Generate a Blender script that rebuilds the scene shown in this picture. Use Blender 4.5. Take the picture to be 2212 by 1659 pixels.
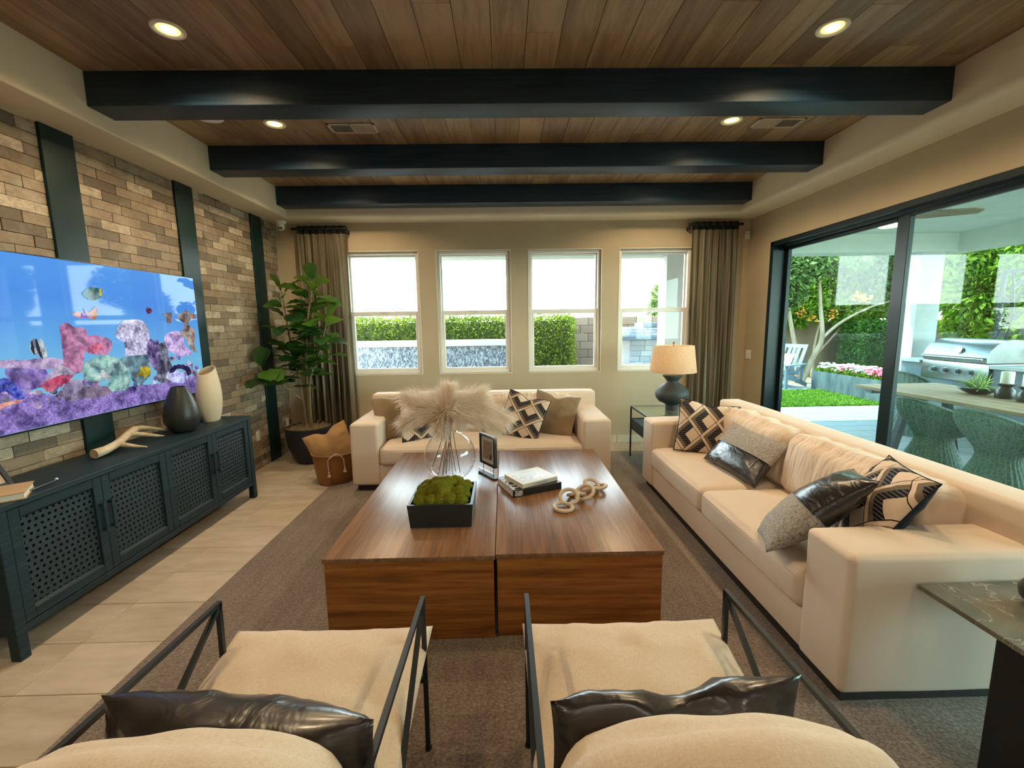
import bpy, bmesh, math, random
import numpy as np
from mathutils import Vector, Matrix, noise, Euler
PI = math.pi
rnd = random.Random(7)
for o in list(bpy.data.objects): bpy.data.objects.remove(o)
scene = bpy.context.scene
COL = scene.collection

# ---------------------------------------------------------------- camera
cam_d = bpy.data.cameras.new('camera'); cam = bpy.data.objects.new('camera', cam_d); COL.objects.link(cam)
cam_d.sensor_width = 36.0; cam_d.lens = 945.13 / 2212 * 36; cam_d.clip_start = 0.02; cam_d.clip_end = 300
_pt, _yw, _rl = 0.138255060, -0.0159711602, -0.0146563379
def _cammat():
    cy, sy = math.cos(_yw), math.sin(_yw)
    Rz = np.array([[cy, sy, 0], [-sy, cy, 0], [0, 0, 1]])
    B = np.array([[1, 0, 0], [0, 0, -1], [0, 1, 0]])
    c, s = math.cos(_pt), math.sin(_pt); Rx = np.array([[1, 0, 0], [0, c, -s], [0, s, c]])
    c, s = math.cos(_rl), math.sin(_rl); Rr = np.array([[c, -s, 0], [s, c, 0], [0, 0, 1]])
    Mx = Rr @ Rx @ B @ Rz
    R = np.array([Mx[0], -Mx[1], -Mx[2]]).T
    m = Matrix([list(R[0]) + [0], list(R[1]) + [0], list(R[2]) + [1.6], [0, 0, 0, 1]])
    return m
cam.matrix_world = _cammat()
scene.camera = cam

# ---------------------------------------------------------------- sky, sun, exposure
world = bpy.data.worlds.new('sky'); scene.world = world; world.use_nodes = True
wt = world.node_tree; wt.nodes.clear()
w_out = wt.nodes.new('ShaderNodeOutputWorld'); w_bg = wt.nodes.new('ShaderNodeBackground')
w_tc = wt.nodes.new('ShaderNodeTexCoord'); w_sep = wt.nodes.new('ShaderNodeSeparateXYZ'); w_rmp = wt.nodes.new('ShaderNodeValToRGB')
wt.links.new(w_tc.outputs['Generated'], w_sep.inputs[0]); wt.links.new(w_sep.outputs['Z'], w_rmp.inputs[0])
w_rmp.color_ramp.elements[0].position = 0.0; w_rmp.color_ramp.elements[0].color = (1.0, 0.99, 0.96, 1)
w_rmp.color_ramp.elements[1].position = 1.0; w_rmp.color_ramp.elements[1].color = (0.16, 0.26, 0.43, 1)
e = w_rmp.color_ramp.elements.new(0.22); e.color = (0.80, 0.88, 0.94, 1)
e = w_rmp.color_ramp.elements.new(0.55); e.color = (0.33, 0.44, 0.60, 1)
wt.links.new(w_rmp.outputs[0], w_bg.inputs[0]); w_bg.inputs[1].default_value = 5.8
wt.links.new(w_bg.outputs[0], w_out.inputs[0])
sun_d = bpy.data.lights.new('sun', 'SUN'); sun = bpy.data.objects.new('sun', sun_d); COL.objects.link(sun)
sun_d.energy = 3.4; sun_d.angle = 0.02; sun_d.color = (1.0, 0.92, 0.78)
sun.rotation_euler = Vector((0.60, -0.22, -0.85)).to_track_quat('-Z', 'Y').to_euler()
vs = scene.view_settings
vs.view_transform = 'Standard'; vs.look = 'None'; vs.gamma = 1.0; vs.use_curve_mapping = False
vs.exposure = 1.72
DOWNLIGHT_W = 21.0
REAR_FILL_W = 13.0

# ---------------------------------------------------------------- object helpers
def link(o, parent=None, world=False):
    COL.objects.link(o)
    if parent is not None:
        o.parent = parent
        if world: o.matrix_parent_inverse = parent.matrix_basis.inverted()
    return o
def tag(o, label=None, cat=None, group=None, kind=None):
    if label: o['label'] = label
    if cat: o['category'] = cat
    if group: o['group'] = group
    if kind: o['kind'] = kind
    return o
def thing(name, label, cat, loc=(0, 0, 0), rotz=0.0, group=None, kind=None):
    o = bpy.data.objects.new(name, None); o.empty_display_size = 0.05
    o.location = loc; o.rotation_euler = (0, 0, rotz)
    link(o); return tag(o, label, cat, group, kind)
def copy_tree(o, parent=None):
    c = o.copy(); COL.objects.link(c)
    if parent is not None: c.parent = parent
    for ch in [x for x in ALLCH.get(o.name, [])]: copy_tree(ch, c)
    return c
ALLCH = {}
def reg(o, parent):
    if parent is not None: ALLCH.setdefault(parent.name, []).append(o)

def mesh_from(name, V, F, mats, smooth=False, auto=None, fm=None):
    me = bpy.data.meshes.new(name); me.from_pydata([tuple(v) for v in V], [], [tuple(f) for f in F]); 
    for m in (mats if isinstance(mats, (list, tuple)) else [mats]): me.materials.append(m)
    if fm is not None: me.polygons.foreach_set('material_index', fm)
    if smooth:
        me.polygons.foreach_set('use_smooth', [True] * len(me.polygons))
        if auto: me.set_sharp_from_angle(angle=math.radians(auto))
    me.update(); return me
def add_obj(name, me, parent=None, world=False):
    o = bpy.data.objects.new(name, me); link(o, parent, world); reg(o, parent); return o

class MB:
    """collects shapes; build() makes ONE mesh object"""
    def __init__(s): s.V = []; s.F = []; s.fm = []; s.m = 0
    def add(s, V, F):
        b = len(s.V); s.V += [tuple(v) for v in V]; s.F += [tuple(i + b for i in f) for f in F]; s.fm += [s.m] * len(F); return s
    def box(s, x0, x1, y0, y1, z0, z1):
        V = [(x, y, z) for z in (z0, z1) for y in (y0, y1) for x in (x0, x1)]
        return s.add(V, [(0, 2, 3, 1), (4, 5, 7, 6), (0, 1, 5, 4), (2, 6, 7, 3), (0, 4, 6, 2), (1, 3, 7, 5)])
    def rbox(s, x0, x1, y0, y1, z0, z1, r=0.005, seg=2):
        bm = bmesh.new(); bmesh.ops.create_cube(bm, size=1.0)
        bmesh.ops.scale(bm, vec=(x1 - x0, y1 - y0, z1 - z0), verts=bm.verts)
        bmesh.ops.translate(bm, vec=((x0 + x1) / 2, (y0 + y1) / 2, (z0 + z1) / 2), verts=bm.verts)
        bmesh.ops.bevel(bm, geom=list(bm.edges), offset=r, segments=seg, affect='EDGES', profile=0.5)
        return s.bm(bm)
    def bm(s, bm, mat=None):
        bm.verts.index_update()
        V = [(mat @ v.co if mat else v.co)[:] for v in bm.verts]; F = [[v.index for v in f.verts] for f in bm.faces]; bm.free(); return s.add(V, F)
    def bar(s, a, b, w, h=None, up=(0, 0, 1)):
        """square bar between two points"""
        h = h or w; a = Vector(a); b = Vector(b); d = (b - a).normalized(); up = Vector(up)
        if abs(d.dot(up)) > 0.98: up = Vector((0, 1, 0))
        sx = d.cross(up).normalized() * (w / 2); sy = sx.cross(d).normalized() * (h / 2)
        V = [p + i * sx + j * sy for p in (a, b) for (i, j) in ((-1, -1), (1, -1), (1, 1), (-1, 1))]
        return s.add(V, [(3, 2, 1, 0), (4, 5, 6, 7), (0, 1, 5, 4), (1, 2, 6, 5), (2, 3, 7, 6), (3, 0, 4, 7)])
    def tube(s, path, r, n=8, cap=True):
        P = [Vector(p) for p in path]; R = r if isinstance(r, (list, tuple)) else [r] * len(P)
        V = []; prev = None
        for i, p in enumerate(P):
            d = (P[min(i + 1, len(P) - 1)] - P[max(i - 1, 0)]).normalized()
            if prev is None:
                u = d.cross(Vector((0, 0, 1)))
                if u.length < 0.05: u = d.cross(Vector((0, 1, 0)))
            else: u = prev - d * prev.dot(d)
            u.normalize(); prev = u.copy(); v = d.cross(u)
            V += [p + R[i] * (math.cos(2 * PI * k / n) * u + math.sin(2 * PI * k / n) * v) for k in range(n)]
        F = [(i * n + k, i * n + (k + 1) % n, (i + 1) * n + (k + 1) % n, (i + 1) * n + k) for i in range(len(P) - 1) for k in range(n)]
        if cap: F += [tuple(range(n))[::-1], tuple(range((len(P) - 1) * n, len(P) * n))]
        return s.add(V, F)
    def lathe(s, prof, n=32, c=(0, 0), sx=1.0, sy=1.0):
        V = [(c[0] + r * sx * math.cos(2 * PI * k / n), c[1] + r * sy * math.sin(2 * PI * k / n), z) for r, z in prof for k in range(n)]
        F = [(i * n + k, i * n + (k + 1) % n, (i + 1) * n + (k + 1) % n, (i + 1) * n + k) for i in range(len(prof) - 1) for k in range(n)]
        if prof[0][0] > 1e-5: F.append(tuple(range(n))[::-1])
        if prof[-1][0] > 1e-5 and abs(prof[-1][0] - prof[0][0]) + abs(prof[-1][1] - prof[0][1]) > 1e-6: F.append(tuple(range((len(prof) - 1) * n, len(prof) * n)))
        return s.add(V, F)
    def torus(s, c, R, r, mat=None, n=28, m=10):
        V = []; mat = mat or Matrix.Identity(3)
        for i in range(n):
            a = 2 * PI * i / n
            for j in range(m):
                b = 2 * PI * j / m
                V.append(Vector(c) + mat @ Vector(((R + r * math.cos(b)) * math.cos(a), (R + r * math.cos(b)) * math.sin(a), r * math.sin(b))))
        F = [(i * m + j, ((i + 1) % n) * m + j, ((i + 1) % n) * m + (j + 1) % m, i * m + (j + 1) % m) for i in range(n) for j in range(m)]
        return s.add(V, F)
    def prism(s, pts, z0, z1):
        n = len(pts); V = [(x, y, z0) for x, y in pts] + [(x, y, z1) for x, y in pts]
        return s.add(V, [tuple(range(n))[::-1], tuple(range(n, 2 * n))] + [(i, (i + 1) % n, n + (i + 1) % n, n + i) for i in range(n)])
    def disc(s, c, r, axis, n=20):
        ax = Vector(axis).normalized(); u = ax.orthogonal().normalized(); v = ax.cross(u)
        return s.add([Vector(c) + r * (math.cos(2 * PI * k / n) * u + math.sin(2 * PI * k / n) * v) for k in range(n)], [tuple(range(n))])
    def cyl(s, a, b, r, n=16): return s.tube([a, b], r, n)
    def xf(s, m): s.V = [(m @ Vector(v))[:] for v in s.V]; return s
    def build(s, name, mats, parent=None, smooth=False, auto=35, world=False):
        return add_obj(name, mesh_from(name, s.V, s.F, mats, smooth, auto, s.fm if isinstance(mats, (list, tuple)) else None), parent, world)

def soft_box(size, r=0.04, res=14, puff=(0, 0, 0), wr=0.0, wscale=6.0, wstretch=(1, 1, 1), seed=0, rs=4):
    """rounded, slightly inflated box centred on the origin (cushions, arms)"""
    h = [s / 2 for s in size]
    def lines(hh, n):
        rr = min(r, hh * 0.98); L = [-hh + rr * (1 - math.cos(k / rs * PI / 2)) * 1.0 for k in range(rs)]
        L = [-hh + rr * (k / rs) for k in range(rs)]
        inner = np.linspace(-hh + rr, hh - rr, max(2, n)); R = [hh - rr * (k / rs) for k in range(rs)][::-1]
        return L + list(inner) + R
    n = [max(2, int(res * s / max(size))) for s in size]
    G = [lines(h[i], n[i]) for i in range(3)]
    idx = {}; V = []; F = []
    def vid(p):
        k = (round(p[0], 5), round(p[1], 5), round(p[2], 5))
        if k not in idx: idx[k] = len(V); V.append(p)
        return idx[k]
    for ax in range(3):
        a, b = (ax + 1) % 3, (ax + 2) % 3
        for sg in (-1, 1):
            for i in range(len(G[a]) - 1):
                for j in range(len(G[b]) - 1):
                    q = []
                    for (ii, jj) in ((i, j), (i + 1, j), (i + 1, j + 1), (i, j + 1)):
                        p = [0, 0, 0]; p[ax] = sg * h[ax]; p[a] = G[a][ii]; p[b] = G[b][jj]; q.append(vid(tuple(p)))
                    F.append(q if sg > 0 else q[::-1])
    O = []
    for p in V:
        qn = [max(-(h[i] - min(r, h[i] * .98)), min(h[i] - min(r, h[i] * .98), p[i])) for i in range(3)]
        d = Vector([p[i] - qn[i] for i in range(3)]); l = d.length
        if l > 1e-9: d = d / l * min(r, l if l < r else r)
        v = Vector(qn) + d
        t = [p[i] / h[i] for i in range(3)]
        for ax in range(3):
            if puff[ax]:
                a, b = (ax + 1) % 3, (ax + 2) % 3
                v[ax] += puff[ax] * (1 - t[a] ** 4) * (1 - t[b] ** 4) * t[ax]
        if wr:
            w = noise.noise(Vector((v.x * wscale * wstretch[0] + seed, v.y * wscale * wstretch[1], v.z * wscale * wstretch[2] + seed * 2.3)))
            w2 = noise.noise(Vector((v.x * wscale * 2.3 * wstretch[0] + seed, v.y * wscale * 2.3 * wstretch[1], v.z * 2.3 * wscale * wstretch[2] + seed)))
            v += Vector(t).normalized() * wr * (w + .5 * w2)
        O.append(v)
    return O, F

def pillow_mesh(w, hgt, T, n=22, pinch=0.05, chop=0.0, wr=0.006, seed=0.0, fm_back=False):
    """scatter pillow: x width, y height, z thickness; pointed corners, puffy middle"""
    V = []; F = []; fm = []
    def prof(u, v): return max(0.0, (1 - u * u)) ** 0.55 * max(0.0, (1 - v * v)) ** 0.55
    def pt(u, v, sgn):
        x = w / 2 * u * (1 - pinch * (1 - v * v) * abs(u) ** 3); y = hgt / 2 * v * (1 - pinch * (1 - u * u) * abs(v) ** 3)
        t = prof(u, v)
        dent = chop * math.exp(-(u / .28) ** 2) * max(0, (v + 1) / 2) ** 2
        y -= dent; z = sgn * T / 2 * t * (1 - .5 * dent / max(chop, 1e-6) * (1 if chop else 0))
        if wr:
            cr = (abs(u) ** 3 + abs(v) ** 3)
            k = noise.noise(Vector((x * 9 + seed, y * 9, sgn * 2 + seed))) + .6 * noise.noise(Vector((x * 22 + seed, y * 22, sgn * 3)))
            z += wr * k * min(1, t * 2.0) * (0.6 + cr) * sgn
        return Vector((x, y, z))
    S = [math.sin(PI / 2 * (2 * i / n - 1)) * .35 + (2 * i / n - 1) * .65 for i in range(n + 1)]
    for sg in (1, -1):
        b = len(V)
        for j in range(n + 1):
            for i in range(n + 1): V.append(pt(S[i], S[j], sg))
        for j in range(n):
            for i in range(n):
                q = (b + j * (n + 1) + i, b + j * (n + 1) + i + 1, b + (j + 1) * (n + 1) + i + 1, b + (j + 1) * (n + 1) + i)
                F.append(q if sg > 0 else q[::-1]); fm.append(1 if (fm_back and sg < 0) else 0)
    me_V = V
    bm = bmesh.new(); bv = [bm.verts.new(v) for v in me_V]
    for f, k in zip(F, fm):
        ff = bm.faces.new([bv[i] for i in f]); ff.material_index = k; ff.smooth = True
    bmesh.ops.remove_doubles(bm, verts=bm.verts, dist=0.0004)
    return bm
def pillow_matrix(loc, yaw=0, tilt=0, roll=0):
    r = math.radians
    return Matrix.Translation(loc) @ Matrix.Rotation(r(yaw), 4, 'Z') @ Matrix.Rotation(-r(tilt), 4, 'X') @ Matrix.Rotation(PI / 2, 4, 'X') @ Matrix.Rotation(r(roll), 4, 'Z')
def pillow_edge(w, hgt, pinch, chop, r=0.004, n=14):
    P = []
    for (a, b) in (((-1, -1), (1, -1)), ((1, -1), (1, 1)), ((1, 1), (-1, 1)), ((-1, 1), (-1, -1))):
        for k in range(n):
            t = k / n; u = a[0] + (b[0] - a[0]) * t; v = a[1] + (b[1] - a[1]) * t
            x = w / 2 * u * (1 - pinch * (1 - v * v) * abs(u) ** 3); y = hgt / 2 * v * (1 - pinch * (1 - u * u) * abs(v) ** 3)
            y -= chop * math.exp(-(u / .28) ** 2) * max(0, (v + 1) / 2) ** 2
            P.append((x, y, 0))
    P.append(P[0]); return P

# ---------------------------------------------------------------- material helpers
class NT:
    def __init__(s, name):
        s.m = bpy.data.materials.new(name); s.m.use_nodes = True; s.t = s.m.node_tree; s.t.nodes.clear()
        s.out = s.t.nodes.new('ShaderNodeOutputMaterial')
    def n(s, typ, props=None, **ins):
        nd = s.t.nodes.new('ShaderNode' + typ)
        for k, v in (props or {}).items(): setattr(nd, k, v)
        for k, v in ins.items():
            key = int(k[1:]) if k[0] == 'i' and k[1:].isdigit() else k.replace('_', ' ')
            s.set(nd.inputs[key], v)
        return nd
    def set(s, inp, v):
        if isinstance(v, bpy.types.NodeSocket): s.t.links.new(v, inp)
        elif isinstance(v, bpy.types.Node): s.t.links.new(v.outputs[0], inp)
        elif isinstance(v, (tuple, list)):
            v = tuple(v); inp.default_value = v + (1.0,) if (len(v) == 3 and inp.type == 'RGBA') else v
        else: inp.default_value = v
    def math(s, op, a, b=0.0, c=None):
        nd = s.t.nodes.new('ShaderNodeMath'); nd.operation = op; s.set(nd.inputs[0], a); s.set(nd.inputs[1], b)
        if c is not None: s.set(nd.inputs[2], c)
        return nd.outputs[0]
    def ramp(s, fac, stops, interp='LINEAR'):
        nd = s.t.nodes.new('ShaderNodeValToRGB'); cr = nd.color_ramp; cr.interpolation = interp
        while len(cr.elements) < len(stops): cr.elements.new(0.5)
        for e, (p, c) in zip(cr.elements, stops): e.position = p; e.color = tuple(c) + (1,) if len(c) == 3 else c
        s.set(nd.inputs[0], fac); return nd.outputs[0]
    def mix(s, fac, a, b, bt='MIX'):
        nd = s.t.nodes.new('ShaderNodeMix'); nd.data_type = 'RGBA'; nd.blend_type = bt
        s.set(nd.inputs[0], fac); s.set(nd.inputs[6], a); s.set(nd.inputs[7], b); return nd.outputs[2]
    def coords(s, kind='Object', scale=(1, 1, 1), loc=(0, 0, 0), rot=(0, 0, 0)):
        tc = s.t.nodes.new('ShaderNodeTexCoord'); mp = s.t.nodes.new('ShaderNodeMapping')
        s.t.links.new(tc.outputs[kind], mp.inputs[0]); mp.inputs['Scale'].default_value = scale; mp.inputs['Location'].default_value = loc; mp.inputs['Rotation'].default_value = rot
        return mp.outputs[0]
    def noise(s, vec, scale=5, detail=3, rough=.55, dist=0.0):
        return s.n('TexNoise', None, Vector=vec, Scale=scale, Detail=detail, Roughness=rough, Distortion=dist).outputs[0]
    def bump(s, h, strength=.3, dist=.01):
        return s.n('Bump', None, Height=h, Strength=strength, Distance=dist).outputs[0]
    def pbsdf(s, **k):
        p = s.n('BsdfPrincipled', None, **k); s.t.links.new(p.outputs[0], s.out.inputs[0]); s.p = p; return p
    def surf(s, sock): s.set(s.out.inputs[0], sock); return s.m

def pm(name, c1, c2=None, rough=.6, metal=0.0, spec=.5, nscale=6, stretch=(1, 1, 1), bump=0.0, bscale=80, bstretch=(1, 1, 1), bdist=.004, coat=0.0, sheen=0.0, detail=4, lo=.35, hi=.65, rvar=0.0):
    t = NT(name); v = t.coords('Object', stretch)
    c2 = c2 or tuple(x * .86 for x in c1)
    nz = t.noise(v, nscale, detail)
    col = t.ramp(nz, [(lo, c1), (hi, c2)])
    k = {'Base_Color': col, 'Metallic': metal, 'Specular_IOR_Level': spec, 'Coat_Weight': coat, 'Sheen_Weight': sheen}
    k['Roughness'] = t.math('ADD', rough - rvar / 2, t.math('MULTIPLY', nz, rvar)) if rvar else rough
    if bump:
        b = t.noise(t.coords('Object', bstretch), bscale, 3)
        k['Normal'] = t.bump(b, bump, bdist)
    if coat: k['Coat_Roughness'] = 0.08
    t.pbsdf(**k); return t.m
def wood(name, dark, mid, light, grain=(1, 12, 12), scale=2.2, rough=.4, coat=0.0, bump=.08, spec=.5, obj_rand=0.0, streak=1.0):
    t = NT(name); v = t.coords('Object', grain)
    if obj_rand:
        oi = t.n('ObjectInfo'); off = t.n('CombineXYZ', None, X=t.math('MULTIPLY', oi.outputs['Random'], 37.0), Y=t.math('MULTIPLY', oi.outputs['Random'], 11.0), Z=0.0)
        v = t.n('VectorMath', {'operation': 'ADD'}, i0=v, i1=off.outputs[0]).outputs[0]
    a = t.noise(v, scale, 6, .6, .6); b = t.noise(v, scale * 5.0, 4, .6)
    f = t.math('ADD', t.math('MULTIPLY', a, .72), t.math('MULTIPLY', b, .28 * streak))
    if obj_rand: f = t.math('ADD', f, t.math('MULTIPLY', t.math('SUBTRACT', oi.outputs['Random'], .5), obj_rand))
    col = t.ramp(f, [(.33, dark), (.48, mid), (.62, light)])
    k = {'Base_Color': col, 'Roughness': t.math('ADD', rough, t.math('MULTIPLY', b, .08)), 'Specular_IOR_Level': spec, 'Coat_Weight': coat, 'Coat_Roughness': .12}
    if bump: k['Normal'] = t.bump(b, bump, .002)
    t.pbsdf(**k); return t.m
def emis(name, c, s):
    t = NT(name); e = t.n('Emission', None, Color=c, Strength=s); return t.surf(e.outputs[0])
def thin_glass(name, tint=(1, 1, 1), f0=.04, boost=1.0, rough=0.0):
    t = NT(name); g = t.n('NewGeometry'); d = t.n('VectorMath', {'operation': 'DOT_PRODUCT'}, i0=g.outputs['Normal'], i1=g.outputs['Incoming'])
    c = t.math('ABSOLUTE', d.outputs['Value']); F = t.math('ADD', f0, t.math('MULTIPLY', 1 - f0, t.math('POWER', t.math('SUBTRACT', 1.0, c), 5.0)))
    F = t.math('MINIMUM', t.math('MULTIPLY', F, boost), 1.0)
    tr = t.n('BsdfTransparent', None, Color=tint); gl = t.n('BsdfGlossy', None, Color=(1, 1, 1), Roughness=rough)
    mx = t.n('MixShader', None, Fac=F, i1=tr.outputs[0], i2=gl.outputs[0]); return t.surf(mx.outputs[0])

def closed_smooth(pts, n=6):
    out = []; m = len(pts)
    for i in range(m):
        p0, p1, p2, p3 = [np.array(pts[(i + k) % m], float) for k in (-1, 0, 1, 2)]
        for k in range(n):
            u = k / n; out.append(tuple(.5 * ((2 * p1) + (p2 - p0) * u + (2 * p0 - 5 * p1 + 4 * p2 - p3) * u * u + (3 * p1 - 3 * p2 + p3 - p0) * u ** 3)))
    return out

# ---------------------------------------------------------------- materials
M = {}
M['paint'] = pm('wall_paint', (.485, .40, .275), (.46, .38, .26), rough=.85, spec=.25, nscale=1.5, bump=.12, bscale=140, bdist=.002)
M['paint_soffit'] = pm('soffit_paint', (.67, .58, .43), (.64, .555, .41), rough=.85, spec=.25, nscale=1.5, bump=.15, bscale=140, bdist=.002)
M['white_paint'] = pm('white_trim', (.74, .70, .60), (.70, .66, .57), rough=.5, nscale=2)
M['base_tile'] = pm('baseboard_tile', (.60, .52, .38), (.55, .47, .34), rough=.4, nscale=4)
M['vinyl'] = pm('white_vinyl', (.78, .77, .71), (.75, .74, .69), rough=.35, nscale=2)
M['black_metal'] = pm('black_metal', (.005, .009, .010), (.008, .013, .014), rough=.48, nscale=5)
M['door_metal'] = pm('dark_bronze_frame', (.003, .012, .014), (.005, .017, .020), rough=.36, nscale=4, spec=.3)
M['post'] = pm('black_steel_strip', (.002, .018, .019), (.003, .027, .028), rough=.36, nscale=2.5, spec=.4, rvar=.1)
M['beam'] = wood('dark_stained_beam', (.003, .014, .028), (.005, .022, .042), (.012, .038, .062), (1.2, 30, 30), 2.0, .40, 0, .35)
M['ceiling_wood'] = wood('ceiling_plank_wood', (.16, .092, .043), (.245, .150, .073), (.345, .228, .120), (9, .9, 9), 1.6, .42, 0, .10, obj_rand=.22)
M['ceil_gap'] = pm('ceiling_backing', (.05, .03, .015), rough=.9)
M['tile'] = None
def tile_mat():
    t = NT('floor_tile'); v = t.coords('Object', (2.2, 7, 1)); oi = t.n('ObjectInfo')
    off = t.n('CombineXYZ', None, X=t.math('MULTIPLY', oi.outputs['Random'], 19.0), Y=t.math('MULTIPLY', oi.outputs['Random'], 7.0), Z=0.0)
    v = t.n('VectorMath', {'operation': 'ADD'}, i0=v, i1=off.outputs[0]).outputs[0]
    a = t.noise(v, 1.6, 5, .6)
    f = t.math('ADD', a, t.math('MULTIPLY', t.math('SUBTRACT', oi.outputs['Random'], .5), .18))
    col = t.ramp(f, [(.3, (.44, .365, .27)), (.5, (.53, .45, .345)), (.7, (.60, .52, .41))])
    t.pbsdf(Base_Color=col, Roughness=.36, Specular_IOR_Level=.4); return t.m
M['tile'] = tile_mat()
M['grout'] = pm('grout', (.30, .24, .17), rough=.9)
def brick_mat(attr):
    t = NT('brick_' + ('joined' if attr else 'single')); v = t.coords('Generated' if not attr else 'Object')
    v = t.coords('Object')
    g = t.n('NewGeometry'); vp = t.n('Mapping', None, Vector=g.outputs['Position'], Scale=(1, 4, 9)).outputs[0]
    if attr: r = t.n('Attribute', {'attribute_name': 'rnd'}).outputs['Fac']
    else: r = t.n('ObjectInfo').outputs['Random']
    a = t.noise(vp, 5.5, 6, .7); b = t.noise(g.outputs['Position'], 60, 3, .6); c = t.noise(g.outputs['Position'], 4.5, 3, .6)
    base = t.ramp(r, [(.0, (.062, .048, .034)), (.18, (.095, .073, .05)), (.22, (.21, .150, .097)), (.5, (.28, .205, .137)), (.70, (.25, .205, .142)), (.78, (.40, .325, .23)), (1.0, (.56, .475, .36))])
    col = t.mix(t.ramp(a, [(.40, (0, 0, 0)), (.66, (.7, .7, .7))]), base, (.10, .08, .055))
    col = t.mix(t.math('MULTIPLY', t.ramp(c, [(.52, (0, 0, 0)), (.7, (1, 1, 1))]), .35), col, (.52, .46, .36))
    col = t.mix(t.math('MULTIPLY', b, .3), col, (.46, .37, .26))
    t.pbsdf(Base_Color=col, Roughness=.62, Specular_IOR_Level=.35, Normal=t.bump(t.math('ADD', a, t.math('MULTIPLY', b, .6)), .35, .006)); return t.m
M['brick'] = brick_mat(False); M['brick_j'] = brick_mat(True)
M['mortar'] = pm('mortar', (.17, .13, .085), (.22, .17, .11), rough=.95, nscale=20, bump=.3)
def fabric(name, c1, c2, weave=900, sheen=.25, wr=0.0, wsc=(1, 1, 1), rough=.9, wns=7.0):
    t = NT(name); v = t.coords('Object'); a = t.noise(v, 3, 4)
    wv = t.noise(t.coords('Object', (1, 1, 1)), weave, 1)
    col = t.mix(t.math('MULTIPLY', wv, .35), t.ramp(a, [(.35, c1), (.65, c2)]), tuple(x * .7 for x in c1))
    n = t.bump(wv, .22, .0015)
    if wr:
        w = t.noise(t.coords('Object', wsc), wns, 2, .45, .4)
        n = t.n('Bump', None, Height=w, Strength=wr, Distance=.03, Normal=n).outputs[0]
    t.pbsdf(Base_Color=col, Roughness=rough, Specular_IOR_Level=.15, Sheen_Weight=sheen, Normal=n); return t.m
M['sofa'] = fabric('cream_sofa_cloth', (.72, .59, .465), (.75, .62, .49))
M['sofa_wr'] = fabric('cream_sofa_cloth_creased', (.72, .59, .465), (.75, .62, .49), wr=.7, wsc=(3.2, .6, .8), wns=8)
M['seam'] = pm('seam_thread', (.40, .32, .25), rough=.9)
def linen(name, c1, c2, sx=18, sy=160):
    t = NT(name); a = t.noise(t.coords('Object', (sx, sy, sx)), 4, 3); b = t.noise(t.coords('Object', (sy, sx, sx)), 4, 3)
    f = t.math('ADD', t.math('MULTIPLY', a, .5), t.math('MULTIPLY', b, .5))
    col = t.ramp(f, [(.36, c2), (.6, c1)])
    t.pbsdf(Base_Color=col, Roughness=.9, Specular_IOR_Level=.15, Sheen_Weight=.2, Normal=t.bump(f, .35, .002)); return t.m
M['chair_cloth'] = linen('ivory_slub_cloth', (.74, .61, .46), (.62, .48, .34))
M['grey_linen'] = linen('grey_linen', (.47, .44, .40), (.09, .085, .08), 14, 120)
M['white_boucle'] = linen('ivory_knit', (.74, .68, .57), (.48, .42, .33), 60, 120)
def leather(name, c1, c2, rough=.22):
    t = NT(name); a = t.noise(t.coords('Object'), 5, 5, .6); b = t.noise(t.coords('Object'), 260, 3)
    w = t.noise(t.coords('Object', (1, 2.2, 1)), 9, 3, .5, .8)
    n = t.n('Bump', None, Height=w, Strength=.35, Distance=.02, Normal=t.bump(b, .12, .001)).outputs[0]
    t.pbsdf(Base_Color=t.ramp(a, [(.35, c1), (.65, c2)]), Roughness=t.math('ADD', rough, t.math('MULTIPLY', a, .12)), Specular_IOR_Level=.6, Coat_Weight=.25, Coat_Roughness=.15, Normal=n); return t.m
M['leather'] = leather('black_leather', (.010, .010, .012), (.020, .018, .020))
M['leather_brown'] = leather('dark_brown_leather', (.014, .011, .011), (.024, .019, .018), .24)
M['tan_velvet'] = fabric('olive_tan_velvet', (.235, .165, .092), (.285, .205, .120), sheen=.5, wr=.35, wsc=(1, 1.4, 1), wns=6)
M['black_cloth'] = fabric('black_pillow_back', (.008, .010, .016), (.012, .014, .02), sheen=.1)
M['camel'] = fabric('camel_linen', (.42, .255, .11), (.48, .30, .135), sheen=.2, wr=.3, wns=8)
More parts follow.
